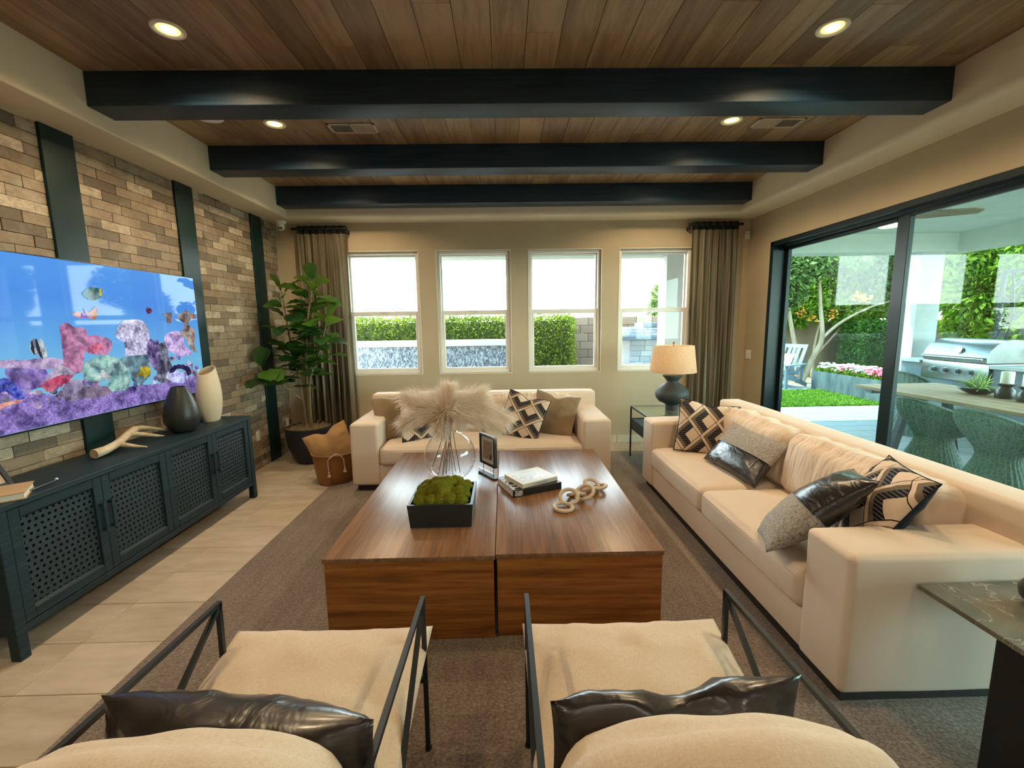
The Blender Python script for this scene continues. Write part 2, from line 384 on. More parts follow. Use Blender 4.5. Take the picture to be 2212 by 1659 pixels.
def geo_mat(name, rot=0.0, sc=1.0, off=(0, 0)):
    t = NT(name); v = t.coords('Object', (1, 1, 1), (off[0], off[1], 0), (0, 0, rot))
    sp = t.n('SeparateXYZ', None, Vector=v); x, y = sp.outputs[0], sp.outputs[1]
    a, b = .205 * sc, .172 * sc
    s = t.math('FRACT', t.math('ADD', t.math('ADD', t.math('MULTIPLY', x, 1 / a), t.math('MULTIPLY', y, -1 / b)), 20.3))
    q = t.math('FRACT', t.math('ADD', t.math('ADD', t.math('MULTIPLY', x, -1 / a), t.math('MULTIPLY', y, -1 / b)), 20.3))
    m = t.math('MAXIMUM', s, q)
    stripes = t.math('GREATER_THAN', t.math('FRACT', t.math('MULTIPLY', x, 60.0)), .30)
    blk = t.mix(stripes, (.13, .115, .115), (.007, .007, .013))
    ce, ta, lt = (.66, .53, .41), (.16, .125, .085), (.64, .50, .385)
    base = t.ramp(m, [(0, ce), (.47, (0, 0, 0)), (.72, ta), (.86, lt), (.975, (.012, .01, .012))], 'CONSTANT')
    isb = t.math('MULTIPLY', t.math('GREATER_THAN', m, .47), t.math('LESS_THAN', m, .72))
    col = t.mix(isb, base, blk)
    wv = t.noise(t.coords('Object', (1, 1, 1)), 700, 1)
    t.pbsdf(Base_Color=col, Roughness=.8, Specular_IOR_Level=.2, Normal=t.bump(wv, .25, .0015)); return t.m
M['geo'] = geo_mat('geometric_pillow_weave', 0.0, 1.3, (.05, .06))
M['geo_side'] = geo_mat('geometric_pillow_weave_turned', PI / 2, 1.35, (.05, .02))
def rug_mat():
    t = NT('brown_rug'); a = t.noise(t.coords('Object'), 1.6, 3); b = t.noise(t.coords('Object', (1, 1.3, 1)), 70, 3, .75); c = t.noise(t.coords('Object', (9, 1.2, 1)), 2.6, 3)
    f = t.math('ADD', t.math('MULTIPLY', b, .62), t.math('ADD', t.math('MULTIPLY', a, .22), t.math('MULTIPLY', c, .16)))
    col = t.ramp(f, [(.38, (.115, .082, .060)), (.5, (.215, .162, .122)), (.62, (.34, .265, .21))])
    t.pbsdf(Base_Color=col, Roughness=1.0, Specular_IOR_Level=.05, Sheen_Weight=.3, Normal=t.bump(b, .8, .012)); return t.m
M['rug'] = rug_mat()
M['table_top'] = wood('coffee_table_top', (.10, .044, .018), (.20, .095, .040), (.295, .155, .072), (22, 1.0, 22), 1.5, .30, 0, .05, spec=1.0)
M['table_front'] = wood('coffee_table_front', (.115, .034, .006), (.28, .095, .014), (.41, .165, .034), (.8, 22, 16), 1.7, .33, .1, .05)
M['table_side'] = wood('coffee_table_side', (.115, .034, .006), (.28, .095, .014), (.41, .165, .034), (22, .8, 16), 1.7, .33, .1, .05)
M['console'] = wood('black_stained_oak', (.0035, .014, .019), (.006, .021, .028), (.013, .036, .044), (26, .9, 26), 2.2, .45, 0, .30, spec=.35)
M['console_in'] = pm('console_inside', (.004, .006, .007), rough=.9)
M['cane'] = pm('painted_cane', (.008, .021, .027), (.012, .029, .036), rough=.55, nscale=40)
M['ceramic_black'] = pm('matte_black_ceramic', (.018, .020, .017), (.026, .030, .024), rough=.38, nscale=10, bump=.06, bscale=120)
M['ceramic_cream'] = pm('cream_ceramic', (.58, .475, .32), (.62, .515, .36), rough=.55, nscale=10, bump=.1, bscale=150)
M['antler'] = pm('antler_bone', (.62, .50, .34), (.40, .28, .16), rough=.55, nscale=7, stretch=(3, 1, 3), bump=.4, bscale=45, bdist=.006)
M['antler_cut'] = pm('antler_cut_end', (.50, .36, .18), (.38, .25, .11), rough=.7, nscale=30)
M['glass'] = thin_glass('window_glass', (.93, .985, .97), .045, .35)
M['door_glass'] = thin_glass('door_glass', (.80, .96, .92), .045, .42)
M['vase_glass'] = thin_glass('vase_glass', (.955, .97, .975), .05, 1.3)
M['table_glass'] = thin_glass('table_glass', (.75, .86, .80), .05, 1.4)
M['leaf'] = None
def leaf_mat(name, c1, c2, c3, trans=.35, rough=.35):
    t = NT(name); r = t.n('ObjectInfo').outputs['Random']; nz = t.noise(t.coords('Object'), 9, 3)
    f = t.math('ADD', t.math('MULTIPLY', r, .7), t.math('MULTIPLY', nz, .3))
    col = t.ramp(f, [(.1, c1), (.5, c2), (.9, c3)])
    p = t.n('BsdfPrincipled', None, Base_Color=col, Roughness=rough, Specular_IOR_Level=.5)
    tr = t.n('BsdfTranslucent', None, Color=t.mix(.5, col, (.30, .48, .04)))
    return t.surf(t.n('MixShader', None, Fac=trans, i1=p.outputs[0], i2=tr.outputs[0]).outputs[0])
M['leaf'] = leaf_mat('fig_leaf', (.010, .045, .014), (.016, .075, .018), (.085, .20, .022), .26)
def cloud_leaf(name, c1, c2, c3, trans=.4):
    t = NT(name); g = t.n('NewGeometry'); r = g.outputs['Random Per Island']; nz = t.noise(g.outputs['Position'], 1.4, 2)
    f = t.math('ADD', t.math('MULTIPLY', r, .6), t.math('MULTIPLY', nz, .4))
    col = t.ramp(f, [(.2, c1), (.5, c2), (.8, c3)])
    p = t.n('BsdfDiffuse', None, Color=col); tr = t.n('BsdfTranslucent', None, Color=col)
    return t.surf(t.n('MixShader', None, Fac=trans, i1=p.outputs[0], i2=tr.outputs[0]).outputs[0])
M['hedge'] = cloud_leaf('hedge_leaves', (.05, .085, .012), (.135, .20, .020), (.33, .36, .06))
M['hedge_core'] = pm('hedge_inside', (.05, .065, .015), rough=1)
M['tree_a'] = cloud_leaf('grey_green_leaves', (.07, .115, .035), (.14, .21, .06), (.26, .33, .12))
M['tree_b'] = cloud_leaf('bright_green_leaves', (.05, .12, .015), (.13, .24, .02), (.28, .37, .05))
M['dark_hedge'] = cloud_leaf('dark_hedge_leaves', (.03, .08, .02), (.06, .15, .03), (.13, .25, .05))
M['bark'] = pm('pale_bark', (.34, .26, .17), (.22, .16, .10), rough=.9, nscale=9, stretch=(1, 1, .3), bump=.4, bscale=30)
M['stem'] = pm('fig_stem', (.30, .24, .13), (.16, .12, .06), rough=.8, nscale=14, stretch=(1, 1, .4))
M['pot'] = pm('navy_black_pot', (.006, .009, .020), (.009, .012, .026), rough=.5, nscale=5)
M['straw'] = pm('dried_moss_strands', (.44, .36, .22), (.24, .18, .10), rough=1, nscale=30)
M['basket'] = pm('tan_leather_basket', (.26, .105, .022), (.30, .128, .030), rough=.5, nscale=4, bump=.1, bscale=150)
M['rope'] = pm('pink_cotton_rope', (.56, .40, .31), (.45, .30, .23), rough=.95, nscale=60, bump=.4, bscale=200)
M['moss'] = None
def moss_mat():
    t = NT('moss'); a = t.noise(t.coords('Object'), 14, 3); b = t.noise(t.coords('Object'), 180, 3, .7)
    f = t.math('ADD', t.math('MULTIPLY', a, .4), t.math('MULTIPLY', b, .6))
    t.pbsdf(Base_Color=t.ramp(f, [(.34, (.050, .050, .006)), (.5, (.14, .15, .012)), (.66, (.26, .28, .03))]), Roughness=1.0, Specular_IOR_Level=.05, Normal=t.bump(b, 1.0, .01)); return t.m
M['moss'] = moss_mat()
M['slate'] = pm('black_slate_box', (.010, .016, .018), (.016, .024, .026), rough=.38, nscale=6)
M['plume'] = None
def plume_mat():
    t = NT('plume'); g = t.n('NewGeometry'); col = t.ramp(g.outputs['Random Per Island'], [(0, (.74, .60, .44)), (1, (.95, .90, .82))])
    d = t.n('BsdfDiffuse', None, Color=col); tr = t.n('BsdfTranslucent', None, Color=col)
    return t.surf(t.n('MixShader', None, Fac=.58, i1=d.outputs[0], i2=tr.outputs[0]).outputs[0])
M['plume'] = plume_mat()
M['twig'] = pm('dry_stem', (.10, .065, .04), (.06, .04, .025), rough=.8, nscale=20)
M['paper'] = pm('book_pages', (.72, .68, .58), (.60, .56, .46), rough=.9, nscale=3, stretch=(1, 1, 90))
M['book_black'] = pm('black_book_cloth', (.010, .009, .011), (.014, .013, .015), rough=.4, nscale=5)
M['book_white'] = pm('cream_book_cover', (.66, .64, .55), (.60, .58, .50), rough=.45, nscale=5)
M['book_pic'] = None
def pic_mat(name, cols, sc=6, rough=.4):
    t = NT(name); f = t.noise(t.coords('Object', (1, 2.5, 1)), sc, 5, .6, .8)
    t.pbsdf(Base_Color=t.ramp(f, [(.3 + .4 * i / (len(cols) - 1), c) for i, c in enumerate(cols)]), Roughness=rough); return t.m
M['book_pic'] = pic_mat('cover_seascape', [(.20, .28, .42), (.55, .62, .68), (.72, .74, .74), (.45, .50, .58)], 16)
M['letter_white'] = pm('white_lettering', (.78, .76, .74), rough=.6)
M['letter_grey'] = pm('grey_lettering', (.20, .17, .12), rough=.6)
M['bone'] = pm('bleached_wood_links', (.62, .52, .39), (.52, .42, .30), rough=.6, nscale=14, stretch=(1, 1, 3), bump=.15, bscale=60)
M['photo'] = pic_mat('framed_photo', [(.30, .20, .13), (.42, .31, .22), (.36, .26, .18), (.50, .40, .30)], 9)
M['matboard'] = pm('white_mat', (.76, .75, .71), rough=.8)
M['chrome'] = pm('polished_steel', (.72, .73, .72), (.66, .67, .66), rough=.18, metal=1.0)
M['clear'] = thin_glass('clear_acrylic', (.88, .92, .93), .06, 1.5)
M['marble'] = None
def marble_mat():
    t = NT('grey_green_marble'); v = t.coords('Object'); a = t.noise(v, 4, 5, .6, 1.2); b = t.noise(v, 2.2, 6, .6, 2.5)
    vein = t.ramp(t.math('ABSOLUTE', t.math('SUBTRACT', b, .5)), [(0, (1, 1, 1)), (.012, (0, 0, 0))])
    col = t.mix(t.math('MULTIPLY', vein, .6), t.ramp(a, [(.3, (.10, .105, .085)), (.7, (.19, .20, .165))]), (.55, .53, .46))
    t.pbsdf(Base_Color=col, Roughness=.12, Specular_IOR_Level=.6); return t.m
M['marble'] = marble_mat()
M['plinth'] = pm('dark_plinth', (.020, .018, .015), rough=.7)
def curtain_mat(name, header=False):
    t = NT(name); v = t.coords('Object'); sp = t.n('SeparateXYZ', None, Vector=v)
    st = t.noise(t.coords('Object', (1, 1, .02)), 22, 2); fn = t.noise(t.coords('Object', (1, 1, 6)), 60, 2)
    if header: col = (.026, .032, .030)
    else: col = t.ramp(t.math('ADD', t.math('MULTIPLY', st, .7), t.math('MULTIPLY', fn, .3)), [(.36, (.11, .092, .058)), (.5, (.25, .215, .145)), (.62, (.42, .37, .27))])
    d = t.n('BsdfDiffuse', None, Color=col); tl = t.n('BsdfTranslucent', None, Color=col); tr = t.n('BsdfTransparent')
    a = t.n('MixShader', None, Fac=.35, i1=d.outputs[0], i2=tl.outputs[0])
    f = .06 if header else t.math('MULTIPLY', t.ramp(fn, [(.45, (0, 0, 0)), (.7, (1, 1, 1))]), .30)
    return t.surf(t.n('MixShader', None, Fac=f, i1=a.outputs[0], i2=tr.outputs[0]).outputs[0])
M['curtain'] = curtain_mat('sheer_striped_curtain'); M['curtain_head'] = curtain_mat('curtain_rod_pocket', True)
def shade_mat():
    t = NT('linen_lampshade'); a = t.noise(t.coords('Object', (14, 14, 160)), 3, 3); b = t.noise(t.coords('Object', (120, 120, 10)), 3, 3)
    f = t.math('ADD', t.math('MULTIPLY', a, .5), t.math('MULTIPLY', b, .5)); col = t.ramp(f, [(.35, (.64, .49, .32)), (.62, (.86, .74, .57))])
    d = t.n('BsdfDiffuse', None, Color=col); tl = t.n('BsdfTranslucent', None, Color=col)
    return t.surf(t.n('MixShader', None, Fac=.55, i1=d.outputs[0], i2=tl.outputs[0]).outputs[0])
M['shade'] = shade_mat()
M['lamp_base'] = pm('charcoal_ceramic', (.030, .040, .040), (.045, .056, .054), rough=.6, nscale=12, bump=.15, bscale=130)
M['brass'] = pm('aged_brass', (.30, .20, .09), rough=.35, metal=1.0)
M['plastic'] = pm('white_plastic', (.75, .73, .68), (.72, .70, .65), rough=.4)
M['dark_plastic'] = pm('dark_plastic', (.01, .01, .012), rough=.25)
M['light_lens'] = emis('downlight_lens', (1.0, .86, .55), 6.0)
M['light_baffle'] = emis('downlight_baffle', (1.0, .62, .16), .9)  # lamplight on the baffle is put into its material as emission
M['light_trim'] = pm('downlight_trim', (.80, .72, .56), rough=.5)
M['vent'] = pm('vent_metal', (.46, .36, .26), (.42, .33, .24), rough=.5)
M['vent_dark'] = pm('vent_dark', (.02, .015, .01), rough=.9)
# outdoors
M['patio'] = pm('patio_paver', (.31, .33, .31), (.28, .30, .28), rough=.6, nscale=3)
M['grass'] = cloud_leaf('lawn_blades', (.09, .20, .02), (.14, .28, .03), (.22, .36, .06), .3)
M['soil_green'] = pm('lawn_base', (.07, .15, .02), (.10, .20, .025), rough=1, nscale=12)
M['gravel'] = pm('pale_gravel', (.34, .28, .20), (.24, .19, .13), rough=1, nscale=40)
M['stucco'] = pm('white_stucco', (.42, .44, .43), (.38, .40, .39), rough=.9, nscale=3, bump=.2, bscale=90)
M['patio_ceiling'] = pm('patio_ceiling_stucco', (.50, .55, .49), (.46, .51, .45), rough=.9, nscale=3, bump=.2, bscale=90)
M['block'] = None
def block_mat():
    t = NT('tan_block'); r = t.n('ObjectInfo').outputs['Random']; a = t.noise(t.coords('Object'), 20, 4)
    f = t.math('ADD', t.math('MULTIPLY', r, .5), t.math('MULTIPLY', a, .5))
    t.pbsdf(Base_Color=t.ramp(f, [(.2, (.16, .105, .062)), (.8, (.215, .15, .095))]), Roughness=.95); return t.m
M['block'] = block_mat()
M['wall_tan'] = pm('tan_yard_wall', (.19, .13, .08), (.23, .16, .10), rough=.95, nscale=2)
M['steel_planter'] = pm('weathered_steel', (.055, .085, .10), (.13, .17, .18), rough=.55, metal=.4, nscale=6, stretch=(1, 1, .3))
M['stone'] = None
def stone_mat():
    t = NT('ledge_stone'); r = t.n('ObjectInfo').outputs['Random']; a = t.noise(t.coords('Object'), 12, 4)
    f = t.math('ADD', t.math('MULTIPLY', r, .6), t.math('MULTIPLY', a, .4))
    t.pbsdf(Base_Color=t.ramp(f, [(.2, (.22, .27, .29)), (.8, (.33, .37, .38))]), Roughness=.9); return t.m
M['stone'] = stone_mat()
M['slate_grey'] = pm('blue_grey_slab', (.075, .11, .13), (.10, .14, .16), rough=.6)
def water_mat():
    t = NT('water_sheet_tiles'); a = t.noise(t.coords('Object', (1, 1, .6)), 30, 3, .6, .6); c = t.noise(t.coords('Object'), 2.0, 2)
    col = t.mix(t.math('MULTIPLY', c, .5), t.ramp(a, [(.44, (.02, .035, .05)), (.62, (.28, .34, .39))]), (.06, .10, .14))
    t.pbsdf(Base_Color=col, Roughness=.15, Specular_IOR_Level=.6, Normal=t.bump(a, .8, .03)); return t.m
M['water'] = water_mat()
M['adir'] = pm('slate_blue_wood', (.13, .18, .22), (.17, .22, .26), rough=.6, nscale=6, stretch=(1, 1, 1))
M['outdoor_cushion'] = pm('white_outdoor_cloth', (.72, .70, .62), rough=.9)
M['teak'] = wood('weathered_teak', (.25, .155, .085), (.36, .235, .135), (.46, .32, .20), (18, .9, 18), 1.8, .55, 0, .1)
def wicker_mat():
    t = NT('grey_green_wicker'); a = t.noise(t.coords('Object', (1, 1, 1)), 70, 2)
    t.pbsdf(Base_Color=t.ramp(a, [(.35, (.07, .11, .095)), (.65, (.17, .23, .20))]), Roughness=.75, Normal=t.bump(a, .5, .006)); return t.m
M['wicker'] = wicker_mat()
M['stainless'] = pm('stainless_steel', (.27, .29, .29), (.21, .23, .23), rough=.28, metal=1.0, nscale=8, stretch=(20, 1, 1))
M['fan_wood'] = wood('fan_blade_wood', (.12, .09, .055), (.19, .145, .09), (.25, .19, .12), (1, 10, 10), 2, .5)
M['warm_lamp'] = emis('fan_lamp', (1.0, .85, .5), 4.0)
M['candle'] = pm('white_candle', (.78, .76, .68), rough=.6)
M['flower_white'] = pm('white_petals', (.58, .58, .52), rough=.9)
M['flower_pink'] = pm('pink_petals', (.72, .10, .18), (.80, .25, .30), rough=.9)
M['flower_orange'] = pm('orange_petals', (.85, .33, .04), rough=.9)
M['succulent'] = pm('succulent_leaf', (.20, .33, .08), (.32, .45, .14), rough=.5, nscale=6)
M['tv_body'] = pm('tv_bezel', (.006, .007, .010), rough=.25)

# ================================================================ THE ROOM
XL, XR, YB = -2.81, 3.13, 5.668
TXL, TXR, TYB, ZS, ZC = -2.515, 2.835, 5.37, 2.85, 3.142
def struct(name, mb, mat, label, smooth=False, parent=None, auto=35):
    o = mb.build(name, mat, parent, smooth, auto); return tag(o, label, None, None, 'structure')
# floor + tiles
floor = struct('floor', MB().box(-2.95, 3.33, -4.0, 5.85, -.03, -.004), M['grout'], 'beige tiled floor of the living room')
tile_me = MB().rbox(-.5, .5, -.5, .5, -.5, .5, .004, 1)
RUG = (-1.777, 2.62, .15, 5.235)
_tm = {}
def tile(x0, x1, y0, y1):
    w, d = round(x1 - x0 - .004, 3), round(y1 - y0 - .004, 3)
    if w < .02 or d < .02: return
    if (w, d) not in _tm:
        _tm[(w, d)] = mesh_from('tile', MB().rbox(-w / 2, w / 2, -d / 2, d / 2, -.012, 0, .002, 1).V, MB().rbox(-w / 2, w / 2, -d / 2, d / 2, -.012, 0, .002, 1).F, M['tile'])
    o = bpy.data.objects.new('tile', _tm[(w, d)]); o.location = ((x0 + x1) / 2, (y0 + y1) / 2, rnd.uniform(-.0006, .0004)); link(o, floor)
xs = [-2.81] + [-2.2 + .64 * i for i in range(9) if -2.2 + .64 * i < 3.1] + [3.13]
ys = [-4.0] + [1.765 + .323 * i for i in range(-17, 13) if -3.95 < 1.765 + .323 * i < 5.62] + [5.668]
for i in range(len(xs) - 1):
    for j in range(len(ys) - 1):
        if xs[i] > RUG[0] + .02 and xs[i + 1] < RUG[1] - .02 and ys[j] > RUG[2] + .02 and ys[j + 1] < RUG[3] - .02: continue
        tile(xs[i], xs[i + 1], ys[j], ys[j + 1])
# left wall with brick slips
wl = struct('wall_left', MB().box(-2.95, -2.822, -4.0, 5.668, -.02, 3.3), M['mortar'], 'brown brick feature wall behind the television')
STRIPS = [(2.885, 3.1), (3.98, 4.198), (5.11, 5.325)]
segs = []; y = 1.2
for a, b in STRIPS: segs.append((y, a)); y = b
segs.append((y, 5.664))
RH, BL = .0675, .243
bricks = []
for (a, b) in segs:
    for r in range(int(ZS / RH) + 1):
        z0 = r * RH; z1 = min(z0 + RH, ZS)
        if z1 - z0 < .015: continue
        off = ((r * 37) % 5) / 5 * BL + rnd.uniform(-.02, .02); p = a + .001
        cut = [a]; q = a + (off if off > .03 else BL)
        while q < b - .03: cut.append(q); q += BL
        cut.append(b)
        for k in range(len(cut) - 1): bricks.append((cut[k] + .002, cut[k + 1] - .002, z0 + .0018, z1 - .0018))
def b_vis(b):
    ym, zm = (b[0] + b[1]) / 2, (b[2] + b[3]) / 2
    if ym < 2.32: return False
    if ym < 4.0 and 1.05 < zm < 2.02: return False
    if ym < 4.02 and zm < .74: return False
    return True
bricks.sort(key=lambda b: (not b_vis(b), -(b[1] - b[0]) / ((b[0] + b[1]) / 2) ** 2))
bmx = MB().rbox(-.5, .5, -.5, .5, -.5, .5, .03, 1); unit_brick = mesh_from('brick', bmx.V, bmx.F, M['brick'])
for b in bricks[:300]:
    o = bpy.data.objects.new('brick', unit_brick); o.location = (-2.8175 + rnd.uniform(-.0025, .0025), (b[0] + b[1]) / 2, (b[2] + b[3]) / 2); o.scale = (.015, b[1] - b[0], b[3] - b[2]); link(o, wl)
jb = MB(); rv = []
for b in bricks[300:]:
    n0 = len(jb.V); dx = rnd.uniform(-.0025, .0025); jb.box(-2.825 + dx, -2.81 + dx, b[0], b[1], b[2], b[3]); rv += [rnd.random()] * (len(jb.V) - n0)
    rv[-8:] = [rv[-1]] * 8
jo = jb.build('brick_field', M['brick_j'], wl); jo['kind'] = 'stuff'
at = jo.data.attributes.new('rnd', 'FLOAT', 'POINT'); at.data.foreach_set('value', rv)
for i, (a, b) in enumerate(STRIPS):
    o = MB().rbox(-2.823, -2.792, a, b, 0.0, ZS, .002, 1).build('wall_strip', M['post'])
    tag(o, ['black steel strip up the brick wall behind the middle of the television', 'black steel strip on the brick wall at the television\'s right edge', 'black steel strip on the brick wall beside the potted fig'][i], 'wall strip', 'black strips on the brick wall')
# back wall with four openings
WX = [(-1.990, -1.068), (-.835, .087), (.320, 1.242), (1.474, 2.396)]; WZ = (.966, 2.508)
mb = MB(); mb.box(-2.95, 3.33, YB, 5.85, -.02, WZ[0]); mb.box(-2.95, 3.33, YB, 5.85, WZ[1], 3.3)
ex = [-2.95] + [v for w in WX for v in w] + [3.33]
for i in range(0, len(ex), 2): mb.box(ex[i], ex[i + 1], YB, 5.85, WZ[0], WZ[1])
struct('wall_back', mb, M['paint'], 'tan painted back wall with four tall windows')
mb = MB(); DY0, DY1, DZ = .35, 5.215, 2.487
mb.box(XR, 3.33, DY1, 5.668, -.02, 3.3); mb.box(XR, 3.33, -4.0, DY0, -.02, 3.3); mb.box(XR, 3.33, DY0, DY1, DZ, 3.3)
struct('wall_right', mb, M['paint'], 'tan painted wall around the sliding glass door')
mb = MB().box(-2.95, 3.33, -4.2, -4.0, -.02, 3.3)
struct('wall_rear', mb, M['paint'], 'plain tan wall far behind the viewer')
# ceiling: backing, planks, soffit ring
ceil = struct('ceiling', MB().box(-3.1, 3.4, -4.2, 5.95, 3.17, 3.35), M['ceil_gap'], 'brown wood plank ceiling inside a tray recess')
PW = .19; px = TXL + .0; pmesh = {}
ci = 0
while px < TXR - .02:
    w = min(PW, TXR - px) ; yy = -.3 + rnd.uniform(-.9, 0); ci += 1
    while yy < TYB + .05:
        L = rnd.choice([1.22, 1.52, 1.83, 2.13]); y0, y1 = max(yy, -.35), min(yy + L, TYB + .05); yy += L
        if y1 - y0 < .05: continue
        m = MB().rbox(-w / 2 + .0012, w / 2 - .0012, -(y1 - y0) / 2 + .0012, (y1 - y0) / 2 - .0012, 0, .02, .0018, 1)
        o = m.build('plank', M['ceiling_wood'], ceil); o.location = (px + w / 2, (y0 + y1) / 2, ZC + rnd.uniform(0, .0012))
    px += PW
def soffit(name, label, prof_fn, a, b, r=.03):
    prof = prof_fn; V = [(p[0], a, p[1]) for p in prof] + [(p[0], b, p[1]) for p in prof]; n = len(prof)
    F = [(i, (i + 1) % n, n + (i + 1) % n, n + i) for i in range(n)] + [tuple(range(n))[::-1], tuple(range(n, 2 * n))]
    return V, F
def arcp(x0, x1, r, side, n=6, ZS=ZS):
    """soffit cross-section: flat bottom at ZS from x0 (wall) to x1 (tray edge) with a rounded lower corner"""
    P = [(x0, 3.18), (x0, ZS)]
    for k in range(n + 1):
        a = PI / 2 * k / n; P.append((x1 - side * r * (1 - math.sin(a)), ZS + r * (1 - math.cos(a))))
    P.append((x1, 3.18)); return P
V, F = soffit('', '', arcp(-2.95, TXL, .012, 1, 6, ZS - .0012), -4.0, 5.668)
tag(add_obj('trim_1', mesh_from('trim_1', V, F, M['paint_soffit'], True, 40)), 'pale dropped soffit above the brick wall', None, None, 'structure')
V, F = soffit('', '', arcp(3.33, TXR, .05, -1, 6, ZS - .0012), -4.0, 5.668)
tag(add_obj('trim_2', mesh_from('trim_2', V, [f[::-1] for f in F], M['paint_soffit'], True, 40)), 'pale rounded soffit above the sliding door', None, None, 'structure')
V, F = soffit('', '', arcp(5.85, TYB, .05, -1), -2.95, 3.33)
tag(add_obj('trim_3', mesh_from('trim_3', [(v[1], v[0], v[2]) for v in V], F, M['paint_soffit'], True, 40)), 'pale rounded soffit above the four windows', None, None, 'structure')
struct('trim_4', MB().box(-2.95, 3.33, -4.0, -.35, ZS, 3.18), M['paint_soffit'], 'flat lower ceiling behind the viewer')
for i, (a, b) in enumerate([(2.917, 3.115), (4.04, 4.24), (5.157, 5.357)]):
    o = MB().rbox(TXL - .005, TXR + .005, a, b, 2.945, ZC + .004, .006, 2).build('ceiling_beam', M['beam'], None, True)
    tag(o, ['near-black wooden ceiling beam, the largest and nearest of three', 'near-black wooden ceiling beam, the middle of three', 'near-black wooden ceiling beam closest to the windows'][i], 'beam', 'dark ceiling beams')
# baseboards of tile
bb = struct('baseboard_back', MB().box(-2.8, 3.12, YB - .004, YB, 0, .105), M['grout'], 'beige tile baseboard under the windows')
x = -2.79
while x < 3.1:
    x1 = min(x + .61, 3.118); MB().rbox(x, x1 - .004, YB - .012, YB - .003, .001, .106, .002, 1).build('base_tile', M['base_tile'], bb); x += .61
bb = struct('baseboard_right', MB().box(XR - .004, XR, 5.22, YB - .014, 0, .105), M['grout'], 'beige tile baseboard beside the sliding door')
MB().rbox(XR - .012, XR - .003, 5.222, 5.652, .001, .106, .002, 1).build('base_tile', M['base_tile'], bb)

# ---------------------------------------------------------------- windows
def make_window(i, x0, x1):
    z0, z1 = WZ; t = thing('window_%d' % (i + 1), ['window behind the potted fig, showing hedge and water wall', 'second window from the fig, showing hedge and water wall', 'window showing the tall hedge beside the water wall\'s end', 'window above the table lamp, showing tan block wall'][i], None, ((x0 + x1) / 2, YB, z0), 0, None, 'structure')
    ox, oz = (x0 + x1) / 2, z0; w = (x1 - x0) / 2; H = z1 - z0
    def ring(m, a, zb, zt, y0, y1, wd, wb=None, wt=None):
        wb = wb or wd; wt = wt or wd
        m.rbox(-a, -a + wd, y0, y1, zb, zt, .003, 1); m.rbox(a - wd, a, y0, y1, zb, zt, .003, 1); m.rbox(-a + wd, a - wd, y0, y1, zb, zb + wb, .003, 1); m.rbox(-a + wd, a - wd, y0, y1, zt - wt, zt, .003, 1)
    m = MB(); ring(m, w, 0, H, .035, .15, .036, .04, .036); m.build('frame', M['vinyl'], t)
    m = MB(); ring(m, w + .010, -.010, H + .010, -.004, .0, .011); m.build('corner_bead', M['white_paint'], t)
    zm = .755
    m = MB(); ring(m, w - .036, zm, H - .036, .095, .125, .018, .03, .018); up = m.build('sash', M['vinyl'], t)
    MB().box(-w + .054, w - .054, .107, .113, zm + .03, H - .054).build('pane', M['glass'], up)
    m = MB(); ring(m, w - .036, .04, zm + .05, .055, .092, .034, .03, .058); lo = m.build('sash', M['vinyl'], t)
    MB().box(-w + .07, w - .07, .070, .076, .07, zm - .008).build('pane', M['glass'], lo)
    MB().rbox(-.045, .045, .045, .062, zm + .028, zm + .052, .004, 1).build('latch', M['vinyl'], lo)
for i, (a, b) in enumerate(WX): make_window(i, a, b)

# ---------------------------------------------------------------- sliding door
d1 = thing('door_1', 'black framed sliding glass door to the patio', None, (XR, 2.8, 0), 0, None, 'structure')
m = MB(); m.rbox(XR - .012, 3.34, 5.155, DY1, 0, DZ, .003, 1); m.rbox(XR - .012, 3.34, DY0, .41, 0, DZ, .003, 1)
m.rbox(XR - .012, 3.34, DY0, DY1, DZ - .05, DZ, .003, 1)
for xx in (3.19, 3.25, 3.31): m.box(xx, xx + .012, .41, 5.155, DZ - .075, DZ - .05)
m.build('frame', M['door_metal'], d1, world=True)
MB().rbox(3.14, 3.34, .41, 5.155, -.003, .012, .003, 1).build('sill_track', M['door_metal'], d1, world=True)
for (x0, ya, yb, wa, wb) in ((3.262, 3.60, 5.15, .105, .05), (3.203, 1.95, 3.63, .115, .105), (3.262, .42, 2.06, .05, .115)):
    m = MB(); m.rbox(x0, x0 + .042, ya, ya + wa, .015, 2.428, .003, 1); m.rbox(x0, x0 + .042, yb - wb, yb, .015, 2.428, .003, 1)
    m.rbox(x0, x0 + .042, ya + wa, yb - wb, .015, .10, .003, 1); m.rbox(x0, x0 + .042, ya + wa, yb - wb, 2.385, 2.428, .003, 1)
    s = m.build('panel_frame', M['door_metal'], d1, world=True)
    g = MB().box(x0 + .018, x0 + .024, ya + wa, yb - wb, .10, 2.385).build('pane', M['door_glass'], s); 

